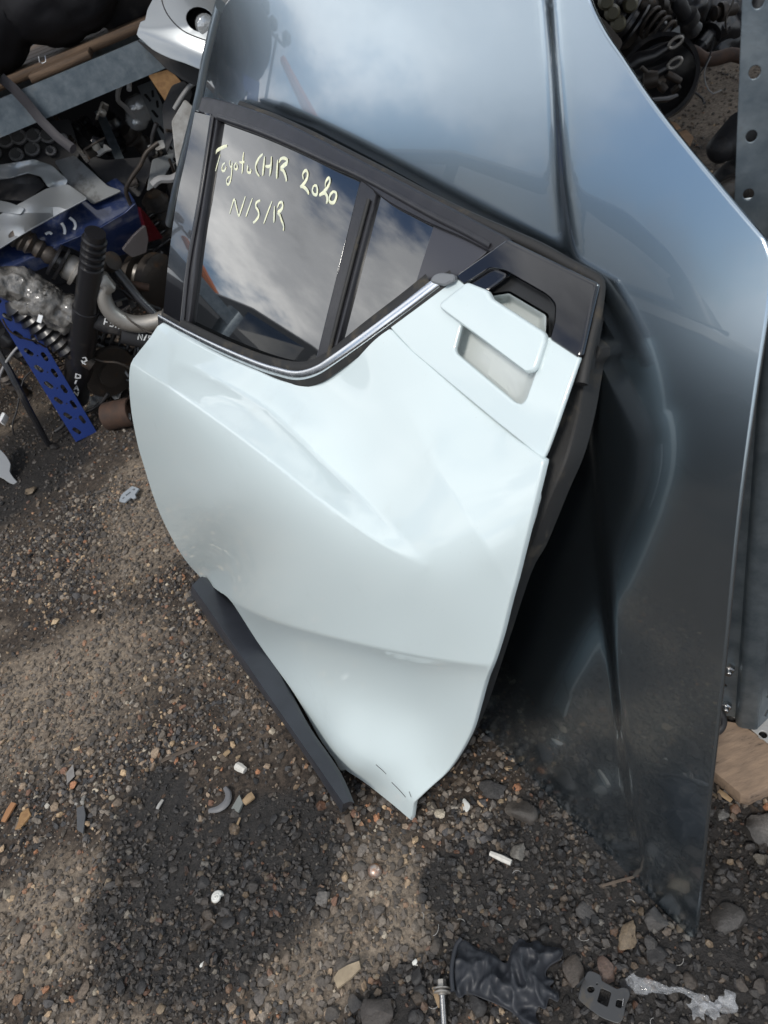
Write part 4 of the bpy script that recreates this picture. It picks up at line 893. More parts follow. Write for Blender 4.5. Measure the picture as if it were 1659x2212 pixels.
# standing damper tube
dmp = thing('damper_tube', 'tall black damper tube standing at the foot of the rack', 'damper', gp(160, 868))
d0, d1 = aty(162, 862, 2.50), aty(206, 502, 2.27)
MB().lathe(d0, d1, [(0, .040), (.012, .047), (.44, .046), (.60, .042), (.602, .038), (.80, .036), (.802, .033)], 28).build('tube', M_BLKM, dmp, 50)
MB().lathe(d0 + (d1 - d0) * .80, d1, [(0, .036)] + [(i / 6 + o_, r_) for i in range(1, 6) for o_, r_ in ((-.06, .036), (0, .036), (.02, .030), (.07, .030))] + [(1, .03)], 24).build('threaded_top', M_BLKM, dmp, 50)
dax = unit(d1 - d0); dside = unit(np.cross(dax, unit(CAM - d0))); dn = unit(np.cross(dside, dax))
if dn @ (CAM - d0) < 0: dn = -dn
def mark(parent, fr, pts, r_=0.0028, m=M_CHALK): MB().tube([fr.pt(*p) for p in pts], r_, 6, True, (fr.n, 0.3)).build('marker_stroke', m, parent, 60)
df = Frame(d0 + dn * 0.0475, dax, -dside, dn)
for off_, pts in ((0.16, [[(0, 0), (.022, 0), (.018, -.014), (.004, -.014), (0, 0)]]), (0.13, [[(0, 0), (.02, -.004)]]), (0.10, [[(0, 0), (.022, -.006), (0, -.014)], [(.008, -.002), (.008, -.012)]]), (0.072, [[(0, 0), (.02, 0), (0, -.014), (.02, -.014)]]), (0.035, [[(.02, -.004), (.004, 0), (0, -.010), (.008, -.014), (.010, -.004)]])):
    for p in pts: mark(dmp, df, [(x + off_, y + 0.006) for x, y in p])
mark(dmp, df, [(.262, -.008), (.268, -.016), (.255, -.022), (.245, -.014), (.25, -.006), (.236, -.012)]); mark(dmp, df, [(.235, -.02), (.24, -.01)])
# grey control arm
arm = thing('control_arm', 'curved grey alloy control arm beside the damper tube', 'control arm', loc0(aty(280, 700, 2.3)), G_JUNK)
MB().tube([aty(x, y, 2.33) for x, y in smooth_line([(228, 614), (224, 640), (238, 672), (268, 694), (305, 700), (345, 692), (380, 680)], 6)], [.022 + .006 * min(1, i / 12) for i in range(len(smooth_line([(228, 614), (224, 640), (238, 672), (268, 694), (305, 700), (345, 692), (380, 680)], 6)))], 12).build('arm', M_ALU, arm, 60)
MB().box(aty(228, 612, 2.33), (.02, .003, .004), (0, .02, 0), (-.004, 0, .03), .006).build('arm_end', M_ALU, arm)
hubt = thing('wheel_hub', 'dark brown wheel hub lying behind the door pillar', 'wheel hub', loc0(aty(320, 600, 2.6)), G_JUNK)
MB().lathe(aty(270, 590, 2.6), aty(352, 612, 2.5), [(0, .03), (.1, .05), (.3, .055), (.32, .085), (.44, .085), (.46, .06), (.7, .06), (.72, .095), (.9, .095), (1, .07)], 24).build('hub', M_OILY, hubt, 50)
MB().lathe(aty(292, 590, 2.52), aty(302, 592, 2.515), [(0, .03), (1, .03)], 16).build('hub_ring', M_ALU, hubt)
bj = thing('ball_joint', 'black rod with round bush across the dark hub', 'rod', loc0(aty(260, 600, 2.4)), G_JUNK)
MB().lathe(aty(234, 570, 2.40), aty(246, 562, 2.38), [(0, .022), (.1, .03), (.9, .03), (1, .022)], 18).build('bush', M_OILY, bj, 40)
MB().tube([aty(240, 572, 2.4), aty(262, 600, 2.39), aty(300, 645, 2.36), aty(345, 690, 2.33)], [.016, .018, .014, .012], 10).build('rod', M_BLKM, bj, 60)
tag(MB().tube([aty(262, 618, 2.42), aty(290, 616, 2.42), aty(322, 622, 2.42)], 0.013, 10).build('rusty_pipe', M_RUST), 'short rusty pipe inside the curved control arm', 'pipe', G_JUNK)
# two flat black arms with marker writing
for nm, p0, p1, y_, lab in (('trailing_arm', (205, 690), (262, 706), 2.36, 'black arm with white marker letters right of the damper tube'), ('trailing_arm', (262, 722), (345, 736), 2.34, 'black arm with white marker letters below the grey control arm')):
    a, b = aty(*p0, y_), aty(*p1, y_)
    o = thing(nm, lab, 'arm', loc0((a + b) / 2), G_JUNK)
    MB().tube([a, (a + b) / 2, b], [.03, .034, .03], 12, True, (unit(CAM - a), 0.5)).build('arm', M_BLKP, o, 60)
    fr = Frame(a * 0.4 + b * 0.6 + unit(CAM - a) * 0.0175, unit(b - a), -unit(np.cross(b - a, CAM - a)), unit(CAM - a))
    if fr.ay[2] < 0: fr.ay = -fr.ay
    if p0[0] < 250: L3 = [[(0, 0), (0, .02), (.011, .02)], [(0, .01), (.009, .01)], [(.03, .018), (.018, .018), (.018, .011), (.028, .009), (.027, .001), (.017, .001)], [(.036, 0), (.036, .02), (.046, .018), (.045, .011), (.036, .01), (.047, 0)]]
    else: L3 = [[(0, 0), (0, .02), (.012, 0), (.012, .02)], [(.018, 0), (.026, .022)], [(.044, .018), (.032, .018), (.032, .011), (.043, .009), (.042, .001), (.031, .001)]]
    for p in L3: mark(o, fr, [(x - .02, y - .008) for x, y in p], 0.0018)
# dark odds and ends that fill the heap
odds = [((180, 620), (215, 760), 2.75, .03), ((210, 730), (330, 790), 2.6, .022), ((200, 760), (300, 850), 2.5, .016), ((240, 745), (350, 800), 2.7, .03), ((215, 800), (290, 780), 2.75, .04), ((300, 760), (360, 700), 2.55, .03), ((0, 720), (110, 800), 2.7, .04), ((30, 760), (150, 830), 2.75, .03), ((0, 800), (60, 860), 2.6, .03), ((100, 790), (150, 860), 2.7, .035), ((190, 840), (280, 870), 2.7, .03), ((360, 540), (330, 640), 2.8, .04), ((230, 250), (250, 330), 3.0, .05), ((270, 280), (330, 330), 3.0, .04), ((200, 280), (180, 330), 3.0, .04), ((330, 420), (370, 520), 2.8, .05), ((150, 290), (190, 260), 3.0, .03), ((360, 300), (340, 420), 3.0, .04)]
kinds = ['exhaust_pipe', 'axle_shaft', 'driveshaft', 'track_rod']
for i, (p0, p1, y_, r_) in enumerate(odds):
    a, b = aty(*p0, y_), aty(*p1, y_ + 0.06); rr_ = random.Random(i)
    pr = [(0, r_ * .6)]
    for k in range(1, 8): pr += [(k / 8 - .01, r_ * rr_.uniform(.55, 1)), (k / 8 + .04, r_ * rr_.uniform(.6, 1.1))]
    pr.append((1, r_ * .6))
    o = MB().lathe(a, b, pr, 16).build(kinds[i % 4], [M_OILY, M_BLKM, M_BLKM, M_OILY, M_BLKP][i % 5], None, 50)
    where = ['deep under the rack shelf', 'below the grey control arm', 'left of the damper tube', 'behind the blue upright'][0 if p0[1] < 550 else 1 if p0[0] > 190 else 3 if p0[0] < 120 else 2]
    tag(o, 'dark stepped metal shaft in the heap ' + where, 'shaft', 'dark shafts ' + where)
# coil springs, wires and a disc in the heap
def coil(name, p0, p1, r_, turns, wire, m, label, grp):
    p0, p1 = np.array(p0), np.array(p1); t_ = unit(p1 - p0); a = unit(np.cross(t_, ZV)); b = np.cross(t_, a); n_ = turns * 14
    tag(MB().tube([p0 + (p1 - p0) * i / n_ + r_ * (math.cos(2 * PI * i / 14) * a + math.sin(2 * PI * i / 14) * b) for i in range(n_ + 1)], wire, 8).build(name, m, None, 60), label, 'spring', grp)
coil('coil_spring', aty(215, 720, 2.62), aty(300, 755, 2.58), .05, 5, .0065, M_BLKM, 'black coil spring below the grey control arm', G_JUNK)
coil('coil_spring', aty(95, 735, 2.62), aty(140, 800, 2.58), .045, 4, .006, M_OILY, 'oily coil spring between blue upright and damper', G_JUNK)
coil('coil_spring', aty(300, 470, 2.75), aty(350, 540, 2.7), .05, 4, .0065, M_BLKM, 'black coil spring behind the red tail lamp', G_JUNK)
coil('coil_spring', aty(1395, 40, 3.2), aty(1440, 80, 3.1), .055, 4, .008, M_OILY, 'oily coil spring above the link arms in the right heap', G_JUNK)
tag(MB().lathe(aty(232, 800, 2.5), aty(240, 806, 2.48), [(0, .03), (0, .095), (.4, .1), (.6, .1), (1, .095), (1, .05), (1.6, .05), (1.6, .02)], 30).build('brake_disc', M_OILY, None, 30), 'dirty brake disc right of the damper tube foot', 'brake disc', G_JUNK)
wr_ = random.Random(9)
for i in range(26):
    px_, py_ = (wr_.uniform(20, 370), wr_.uniform(560, 860)) if i < 14 else (wr_.uniform(190, 400), wr_.uniform(190, 420)) if i < 21 else (wr_.uniform(1340, 1600), wr_.uniform(0, 200))
    y_ = wr_.uniform(2.36, 2.6) if i < 21 else 3.0
    p = aty(px_, py_, y_); pts = [p]
    d_ = unit([wr_.uniform(-1, 1), wr_.uniform(-.3, .3), wr_.uniform(-1, .6)])
    for k in range(6):
        d_ = unit(d_ + np.array([wr_.uniform(-.6, .6), wr_.uniform(-.3, .3), wr_.uniform(-.6, .4)])); q = pts[-1] + d_ * .045
        q[2] = max(q[2], .02); pts.append(q)
    rad = wr_.choice([.003, .0045, .007])
    where = 'the scrap at the foot of the rack' if i < 14 else 'the dark gap under the shelf' if i < 21 else 'the right heap'
    tag(MB().tube(smooth_line(pts, .012), rad, 7).build('cable', wr_.choice([M_BLKP, M_BLKP, M_OILY, MATS['grey_hose']]), None, 60), 'loose dark cable looping through ' + where, 'cable', 'loose cables in ' + where)
for i in range(22):
    px_, py_ = (wr_.uniform(10, 360), wr_.uniform(620, 850)) if i < 14 else (wr_.uniform(200, 390), wr_.uniform(230, 400))
    p = aty(px_, py_, wr_.uniform(2.45, 2.75)); u1 = unit([wr_.uniform(-1, 1), wr_.uniform(-1, 1), wr_.uniform(-1, 1)]); u2 = unit(np.cross(u1, [wr_.uniform(-1, 1), .3, 1])); u3 = np.cross(u1, u2)
    p[2] = max(p[2], .03)
    o = thing('metal_bracket', 'small grimy bracket jammed in the scrap ' + ('at the foot of the rack' if i < 14 else 'under the shelf'), 'bracket', p, 'small brackets ' + ('at the foot of the rack' if i < 14 else 'under the shelf'))
    sz = wr_.uniform(.02, .045); m_ = wr_.choice([M_OILY, M_BLKM, M_ALU, M_RUST, M_GREYP])
    MB().box(p, u1 * sz, u2 * sz * .6, u3 * .003, .001).build('plate', m_, o); MB().box(p + u1 * sz + u3 * sz * .4, u1 * .003, u2 * sz * .6, u3 * sz * .45, .001).build('plate', m_, o)
    MB().lathe(p + u3 * .003, p + u3 * .02, [(0, .012), (.6, .012), (1, .008)], 8).build('stud', M_ALU, o)
# rags, can and scraps on the ground by the rack
def rag(name, pts, m, label, cat, th=0.02, seed=2, group=None):
    c = np.array(pts).mean(0); C0 = gp(*c); rings_ = []
    outl = straight([gp(*p)[:2] for p in pts], 0.01)
    V, T, lp = tri2d([tuple(q) for q in outl], (), 0.008)
    P = np.array([(x, y, gz(x, y) + 0.004 + th * (0.5 + 0.5 * mnoise.noise(Vector((x * 38 + seed, y * 38, seed)))) + th * .5 * abs(mnoise.noise(Vector((x * 90, y * 90, seed))))) for x, y in V])
    return tag(solid(name, P, T, lp, ZV, 0.0015, 0.0004, m, None, True, 60), label, cat, group)
rag('rag', [(195, 900), (205, 876), (225, 858), (248, 852), (275, 850), (270, 866), (255, 874), (240, 868), (222, 884), (208, 905)], M_RAG, 'dirty white rag draped over scrap at the foot of the damper', 'rag', 0.05, 2)
rag('torn_paper', [(246, 916), (256, 902), (272, 900), (290, 908), (288, 918), (264, 922)], mat('white_paper', (0.6, 0.6, 0.6), 0.8), 'torn white paper on the ground beside the door edge', 'paper', 0.03, 5)
can = thing('rusty_can', 'rusty brown can lying behind the door edge', 'can', gp(255, 895))
MB().lathe(gp(232, 900, .05), gp(290, 888, .05), [(0, .045), (.02, .05), (.97, .05), (1, .053), (1.0, .046), (.6, .045)], 22).build('can_body', M_RUST, can, 40)
tag(MB().tube([gp(105, 962, .01), aty(60, 880, 2.35), aty(20, 800, 2.40), aty(-20, 730, 2.45)], [.01, .012, .012, .012], 8).build('wiper_rod', M_BLKM), 'thin black rod leaning left of the blue upright', 'rod')
bc = thing('bumper_corner', 'silver grey bumper corner poking in at the left edge', 'bumper', gp(0, 1040))
bcs = Flat(gp(10, 1040), (0.3, -0.5, 0.8), lambda px, py: 0.0)
sheet('corner_skin', smooth_line([(-60, 945), (-10, 966), (10, 982), (22, 1003), (20, 1018), (30, 1034), (42, 1048), (20, 1042), (0, 1030), (-60, 1015)], 6, True), Flat(gp(10, 1046) , (0.25, -0.6, 0.75)), mat('dull_silver_paint', (0.20, 0.21, 0.22), 0.4, 0.5, 0.4, 0.1), bc, spacing=8, thick=0.012, off=0.02)
tag(MB().box(gp(8, 905, .03), (.014, .01, .008), (-.007, .01, 0), (0, -.005, .014), .002).build('plastic_block', M_CHALK), 'small white plastic block in the dark scrap at the left edge', 'block')

# blue slotted upright
up0 = gp(186, 944, 0.0); up1 = aty(2, 640, 2.42); upd = unit(up1 - up0); upx = unit(np.cross(upd, unit(CAM - up0))); upn = unit(np.cross(upx, upd))
if upn @ (CAM - up0) < 0: upn = -upn
if upx[0] < 0: upx = -upx
ub = thing('slotted_upright', 'bright blue slotted steel upright leaning at the foot of the rack', 'upright', up0)
fr = Frame(up0 - upx * 0.036, upx, upd, upn); hl = []
for i in range(18):
    y_ = 0.035 + 0.062 * i
    hl.append(slot((.020, y_), .036, .015, PI / 2 + 0.42)); hl.append(slot((.056, y_ + .028), .036, .014, PI / 2 + 0.08)); hl.append(loopring((.038, y_ + 0.040), .0035, .0035, 8))
sheet('web', straight([(0, 0), (.076, 0), (.076, 1.18), (0, 1.18)], 0.3), fr, M_BLUE, ub, holes=hl, grid=False, thick=0.0025, lip=0.0008, smooth=25)
MB().box(up0 - upx * 0.0375 + upd * .59 - upn * .022, upx * .0013, upd * .59, upn * .022).build('flange', M_BLUE, ub, 20)

# ------------------------------------------------------------------ right: rack post on its timber foot
tb = thing('timber_block', 'short weathered timber block under the galvanised post', 'timber block', gp(1600, 1690))
TZ = 0.035
top = [gp(*p, TZ) for p in [(1470, 1572), (1535, 1548), (1600, 1560), (1720, 1640), (1668, 1698), (1618, 1720), (1600, 1716), (1532, 1660)]]
tbm = MB(); rings_ = []
for z_, ins in ((-.01, 0.004), (.01, 0.0), (TZ - .006, 0.0), (TZ - .001, .004)):
    c = np.mean(top, 0); rings_.append([np.array([p[0] + (c[0] - p[0]) * ins * 10, p[1] + (c[1] - p[1]) * ins * 10, z_]) for p in top])
tbm.rings(rings_, True).build('timber', mat('grey_timber', (0.30, 0.215, 0.15), 0.8, var_col=(0.20, 0.145, 0.105), var_scale=9, stretch=(3, 10, 6), bump=0.001, bump_scale=22, dirt=(0.06, 0.045, 0.035), dirt_scale=9, dirt_lo=0.6, dirt_hi=0.7), tb, 30)
post = thing('rack_post', 'galvanised rack post with punched holes at the right edge', 'rack post', gp(1600, 1560, TZ))
pb = gp(1560, 1545, TZ + .008); hd_ = math.hypot(pb[0], pb[1]); tr_ = ray((1640, -40)); pt_ = CAM + tr_ * (hd_ * 1.14 / math.hypot(tr_[0], tr_[1]))
pa = unit(pt_ - pb); pdc = unit(np.array([-pb[0], -pb[1], 0])); pr_ = unit(np.cross(pa, -pdc)) * -1
if pr_[0] < 0: pr_ = -pr_
pn = unit(np.cross(pr_, pa)); pn = pn if pn @ (CAM - pb) > 0 else -pn
PL = 1.75
hl = [loopring((.0, .03 + .05 * i), .0052, .0056, 14) for i in range(34)]
pf = Frame(pb, pr_, pa, pn)
plate_ = sheet('flange', straight([(-.011, 0), (.021, 0), (.021, PL), (-.011, PL)], .5), pf, M_GALV, post, holes=hl, grid=False, thick=.0022, lip=.0006, smooth=25)
sec = [(.019, .0), (.0205, .012), (.024, .0165), (.030, .018), (.046, .018), (.051, .016), (.053, .011)]
MB().rings([[pf.pt(x, s_ * PL, o_) for x, o_ in sec] + [pf.pt(x * 1.0 - .0005, s_ * PL, o_ - .0025) for x, o_ in sec[::-1]] for s_ in (0, .33, .66, 1)], True).build('rib', M_GALV, post, 40)
sf = Frame(pf.pt(.053, 0, .012), unit(pr_ * .55 - pn * .83), pa, unit(pr_ * .83 + pn * .55))
hl = [[(.018 + a * .007, .02 + .05 * i + b * .011) for a, b in ((1, 0), (0, 1), (-1, 0), (0, -1))] for i in range(34)]
sheet('side_web', straight([(0, 0), (.06, 0), (.06, PL), (0, PL)], .5), sf, M_GALV, post, holes=hl, grid=False, thick=.0022, lip=.0006, smooth=25)
bpz = TZ + .003
bpo = [gp(*p, bpz)[:2] for p in [(1548, 1530), (1600, 1556), (1700, 1640), (1760, 1560), (1640, 1480), (1560, 1490)]]
V, T, lp = tri2d([tuple(q) for q in straight(bpo, .05)], [loopring(gp(1648, 1588, bpz)[:2], .007, .007, 12)], .02, False)
solid('base_plate', np.c_[V, np.full(len(V), bpz + .002)], T, lp, ZV, .004, .0008, mat('scuffed_base_plate', (0.50, 0.50, 0.49), 0.5, 0.5, dirt=(0.2, 0.15, 0.11), dirt_scale=20), post)
for px_, py_ in ((1574, 1440), (1568, 1520)):
    r = ray((px_, py_)); c = CAM + r * (((pb - CAM) @ pn) / (r @ pn))
    def hexr(rad, d_): return [c + pn * d_ + rad * (math.cos(PI / 3 * k + .3) * pr_ + math.sin(PI / 3 * k + .3) * pa) for k in range(6)]
    nut = MB().rings([hexr(.0085, .0), hexr(.009, .001), hexr(.009, .007), hexr(.0075, .0085)], True).build('nut', M_STEEL, post, 20)
    MB().lathe(c + pn * .006, c + pn * .016, [(0, .0052), (.85, .0052), (1, .004)], 14).build('bolt_end', M_STEEL, nut)
tag(MB().tube([gp(1538, 1560, .07) + 0.02 * np.array([math.cos(t_) * .9, math.sin(t_) * .5, math.sin(t_) * .8]) + np.array([0, 0, .0]) for t_ in np.linspace(-2.4, 2.2, 24)], .0065, 10).build('rubber_ring', M_BLKP), 'black rubber ring lying behind the bonnet edge by the post', 'ring')
# shelf deck of the rack the bonnet leans on, unseen, added to shade the right heap
rk2 = thing('shelf_rack', 'unseen galvanised rack the blue-grey bonnet leans against, deck added for shade', 'rack', tuple((A0 + SV * .2 - NH * 1.3)[:2]) + (0,))
def WL(u_, o_, z_): return A0 + SV * u_ + NH * o_ + ZV * z_
for j in range(14):
    MB().box(WL(-.4, -0.95 - .19 * j, 1.47), SV * 2.3, NH * .09, ZV * .014, .003).build('board', M_WOOD, rk2)
for o_ in (-.84, -3.6):
    MB().box(WL(-.4, o_, 1.40), SV * 2.35, NH * .02, ZV * .045, .004).build('beam', M_GALV, rk2)
for u_, o_ in ((-2.7, -.9), (-2.7, -3.6), (1.95, -3.6)):
    MB().box(WL(u_, o_, .75), SV * .03, NH * .03, ZV * .75, .004).build('post', M_GALV, rk2)

# right-hand heap in the shade behind the bonnet ---------------------------------
G_R = 'scrap parts heaped behind the bonnet'
def atg(px, py, y): return aty(px, py, y)
sp = thing('air_spring', 'black ribbed spring with cream bands at the top of the right heap', 'spring', loc0(aty(1330, 20, 3.3)), G_R)
a, b = aty(1255, -30, 3.35), aty(1375, 75, 3.25)
MB().lathe(a, b, [(0, .06)] + [(i / 7 + o_, r_) for i in range(1, 7) for o_, r_ in ((-.03, .085), (0, .115), (.03, .115), (.06, .085))] + [(1, .06)], 26).build('rubber_rings', M_BLKM, sp, 40)
for px_, py_ in ((1307, 2), (1321, 26), (1334, 50), (1360, 8)):
    MB().lathe(aty(px_, py_, 3.19), aty(px_ + 3, py_ + 2, 3.10), [(0, .03), (.7, .03), (1, .02)], 14).build('cream_pad', M_CREAM, sp)
tag(plate('heat_shield', [(1280, 22), (1310, 48), (1345, 90), (1340, 106), (1325, 112), (1300, 95), (1270, 50)], wallplane(1310, 70, 3.0, 20), M_OILY, None, .02, 6), 'smooth dark brown shield next to the bonnet edge', 'shield', G_R)
def linkarm(p0, p1, y_, lab, r_=.024):
    a, b = aty(*p0, y_), aty(*p1, y_ - .06); o = thing('link_arm', lab, 'link arm', loc0((a + b) / 2), G_R)
    MB().tube([a, a * .7 + b * .3 + ZV * .012, a * .35 + b * .65 - ZV * .004, b], [r_ * .9, r_ * 1.25, r_, r_ * .7], 10, True, (unit(CAM - a), .5)).build('arm', M_BLKM, o, 50)
    ring = [b + unit(b - a) * .02 + .02 * (math.cos(t_) * unit(b - a) * 1.3 + math.sin(t_) * ZV * .75) + unit(CAM - b) * .01 for t_ in np.linspace(0, 2 * PI, 18)]
    MB().tube(ring, .006, 8).build('eye', M_ALU, o, 60)
linkarm((1352, 152), (1448, 98), 2.95, 'upper black link arm with bright eye in the right heap'); linkarm((1350, 188), (1446, 142), 2.9, 'lower black link arm with bright eye in the right heap')
tag(plate('steel_plate', [(1448, 70), (1468, 55), (1470, 90), (1462, 160), (1440, 155)], wallplane(1455, 110, 3.05, 10), M_GREYP, None, .01, 3), 'upright dark steel plate behind the link arms', 'plate', G_R)
dr = thing('brake_drum', 'large black brake drum lying open in the right heap', 'brake drum', loc0(aty(1430, 170, 2.95)), G_R)
dc_, dn_ = aty(1425, 172, 2.95), unit(np.array([-.55, -.62, .45]))
MB().lathe(dc_ - dn_ * .05, dc_ + dn_ * .04, [(0, .08), (.0, .145), (.6, .152), (1.0, .158), (1.0, .142), (.4, .135), (.25, .09), (.25, .02)], 40, False).build('drum', M_BLKM, dr, 40)
for p0, p1, r_ in (((1385, 145), (1425, 182), .008), ((1425, 182), (1438, 196), .016), ((1452, 198), (1468, 185), .012), ((1440, 160), (1470, 176), .014), ((1390, 175), (1420, 170), .03)):
    a, b = aty(*p0, 2.82), aty(*p1, 2.80); MB().tube([a, (a + b) / 2, b], [r_, r_ * 1.1, r_ * .9], 10).build('lever', M_OILY, dr, 60)
tag(MB().tube([aty(1395, 218, 2.72), aty(1440, 214, 2.72), aty(1462, 206, 2.72)], [.018, .02, .012], 10, True, (ZV, .5)).build('control_arm', M_BLKM), 'flat dark arm lying under the brake drum', 'arm', G_R)
tag(MB().tube([aty(x, y, 3.1) for x, y in smooth_line([(1482, 122), (1495, 112), (1520, 128), (1550, 126), (1580, 118), (1610, 125)], 8)], .028, 10).build('control_arm', M_RUST), 'brown rusty suspension arm right of the brake drum', 'arm', G_R)
rr_ = random.Random(5)
for i in range(16):
    px_, py_ = rr_.uniform(1360, 1620), rr_.uniform(-30, 150); y_ = rr_.uniform(3.2, 3.7)
    if py_ > 110 and px_ < 1480: py_ -= 70
    a = aty(px_, py_, y_); b = a + np.array([rr_.uniform(-.2, .2), rr_.uniform(-.1, .1), rr_.uniform(-.12, .2)]); r_ = rr_.uniform(.02, .045)
    o = MB().lathe(a, b, [(0, r_ * .5), (.1, r_), (.3, r_ * .6), (.32, r_ * 1.2), (.5, r_ * 1.2), (.52, r_ * .7), (.9, r_ * .8), (1, r_ * .4)], 14).build('driveshaft', [M_BLKM, M_OILY, M_BLKP][i % 3], None, 40)
    tag(o, 'dark shaft in the shaded heap right of the bonnet', 'shaft', 'dark shafts in the right heap')
for i, (px_, py_) in enumerate(((1340, 60), (1400, 20), (1470, 20), (1540, 60), (1600, 40), (1420, 90), (1550, 110), (1610, 100))):
    p = aty(px_, py_, 3.55); o = lumps('gearbox_casing', [p, p + np.array([.08, .05, -.1]), p + np.array([-.07, .05, -.12])], [.13, .12, .12], M_BLKM, rough=.2, freq=12, seed=20 + i); tag(o, 'dark gearbox casing in the shade behind the right heap', 'gearbox', 'dark casings in the right heap')
for poly, lab in (([(1446, 262), (1462, 268), (1470, 278), (1452, 284)], 'pale cardboard scrap by the bonnet edge'), ([(1462, 290), (1482, 282), (1498, 298), (1490, 318), (1472, 322)], 'brown cardboard scrap by the bonnet edge')):
    P = [gp(*p, .02 + .015 * i) for i, p in enumerate(poly)]
    tag(MB().rings([P, [p + ZV * .004 for p in P]], True).build('cardboard_scrap', M_CARD, None, 20), lab, 'cardboard', G_R)
cv = thing('rubber_boot', 'black ribbed rubber boots lying beside the rack post', 'rubber boot', gp(1570, 420), G_R)
for (p0, p1) in (((1545, 330), (1612, 280)), ((1550, 400), (1625, 360))):
    MB().lathe(aty(*p0, 1.95), aty(*p1, 2.05), [(0, .02)] + [(i / 8 + o_, r_ * (.6 + .06 * i)) for i in range(1, 8) for o_, r_ in ((0, .06), (.06, .042))] + [(1, .05)], 22).build('bellows', M_BLKP, cv, 60)
MB().lathe(aty(1535, 430, 1.85), aty(1625, 400, 1.95), [(0, .02), (.2, .035), (.5, .04), (.52, .05), (.8, .05), (1, .03)], 20).build('joint', M_OILY, cv, 40)
MB().lathe(aty(1590, 445, 1.8), aty(1620, 440, 1.82), [(0, .01), (.1, .018), (.9, .018), (1, .012)], 14).build('bright_cap', M_STEEL, cv)
# ------------------------------------------------------------------ litter on the ground in front
def on(px, py, h=0.0):
    p = gp(px, py); return np.array([p[0], p[1], gz(p[0], p[1]) + h])
G_ST = 'larger stones lying loose in the gravel'
def stone(px, py, rx, label, col, seed, ry=None, tall=0.6, rot=0.0, group=G_ST, m=None, sub=3, name='stone'):
    """rx, ry: half sizes in picture units"""
    p = on(px, py); d_ = np.linalg.norm(p - CAM); s_ = d_ / FPX
    v, f = stone_shape(sub, 0.16, seed); v = v / np.abs(v).max(0)
    ry = ry or rx * 0.85
    sx, sy = rx * s_, ry * s_ * 1.15
    X_ = np.array([math.cos(rot), math.sin(rot), 0]); Y_ = np.array([-math.sin(rot), math.cos(rot), 0])
    W = v[:, :1] * X_ * sx + v[:, 1:2] * Y_ * sy + v[:, 2:3] * ZV * min(sx, sy) * tall + p + ZV * min(sx, sy) * tall * 0.35
    me = bpy.data.meshes.new('stone'); me.from_pydata([tuple(q) for q in W], [], [tuple(int(i) for i in q) for q in f]); me.shade_smooth(); me.set_sharp_from_angle(angle=math.radians(38))
    if m is None:
        ca = me.color_attributes.new('tint', 'FLOAT_COLOR', 'POINT'); ca.data.foreach_set('color', np.tile(np.array([*col, 1], np.float32), len(W)))
    return tag(link(name, me, m or SM), label, 'stone', group)
BROWN, GREY, DARK, TAN, PINK, LIGHT = (.16, .125, .095), (.14, .13, .12), (.045, .043, .042), (.40, .30, .19), (.30, .19, .14), (.42, .39, .34)
named = [(1130, 1752, 26, 30, 'brown grey boulder-like stone right of the door tip', (.14, .12, .10)), (1120, 1838, 18, 16, 'pale grey stone below the brown one right of the door tip', LIGHT), (1068, 1707, 30, 18, 'dark flat stone under the bonnet lower edge', DARK),
         (1310, 2098, 17, 22, 'pinkish stone above the clear plastic film', PINK), (1357, 2020, 18, 26, 'sandy speckled stone left of the bonnet tip', (.45, .33, .20)), (1415, 1990, 24, 20, 'grey brown stone touching the bonnet tip', GREY), (1262, 1965, 18, 16, 'dusty stone between glove and bonnet', GREY),
         (1240, 2100, 20, 26, 'olive brown stone right of the black glove', BROWN), (1420, 2060, 18, 20, 'dark round stone below the bonnet tip', DARK), (1575, 1990, 30, 26, 'big rough grey stone right of the bonnet tip', GREY), (820, 2190, 34, 26, 'big brown half-buried stone at the bottom edge', (.12, .10, .085)),
         (740, 2085, 14, 14, 'dark stone left of the brown flake', DARK), (1640, 1790, 30, 34, 'large grey stone at the right edge under the timber', GREY), (1560, 1760, 15, 11, 'light grey pebble below the timber block', (.30, .29, .27)), (1590, 1748, 11, 10, 'orange pebble below the timber block', (.40, .22, .13)),
         (1535, 1752, 10, 9, 'small grey pebble below the timber block', GREY), (1520, 1722, 9, 9, 'grey pebble beside the bonnet edge under the timber', GREY), (1620, 1690, 12, 9, 'brown stone in front of the timber', BROWN), (1560, 1880, 16, 12, 'blackened stone right of the bonnet edge', DARK),
         (175, 1735, 12, 10, 'grey pebble at the left of the oil patch', (.22, .21, .19)), (235, 1905, 8, 8, 'orange tan pebble in the oil patch', TAN), (395, 2030, 12, 9, 'dark stone in the oil patch', DARK), (1355, 2130, 12, 14, 'dark pebble under the plastic film', DARK), (1490, 2120, 14, 12, 'brown stone right of the plastic film', BROWN), (1170, 2010, 14, 12, 'dark stone above the glove', DARK),
         (1030, 2170, 20, 16, 'dark stone between bolt and glove', DARK), (900, 2110, 16, 14, 'dark stone left of the bolt', DARK), (770, 2170, 18, 14, 'rounded dark stone by the bottom edge', DARK), (700, 1940, 16, 14, 'grey dusty stone right of the rusty ball', GREY), (960, 1790, 12, 10, 'brown stone in front of the door tip', BROWN),
         (440, 1905, 14, 12, 'black lump of tar stone in the oil patch', DARK), (350, 1890, 12, 10, 'black stone at the oil patch centre', DARK), (500, 1905, 14, 9, 'black chip in the oil patch', DARK), (120, 1345, 10, 8, 'tan stone in the gravel at mid left', TAN), (70, 1064, 14, 11, 'pale sandstone lump near the left edge', (.45, .34, .22)), (118, 965, 16, 9, 'dark stone in front of the blue upright', DARK), (225, 1060, 16, 8, 'dark lump left of the grey clip', DARK)]
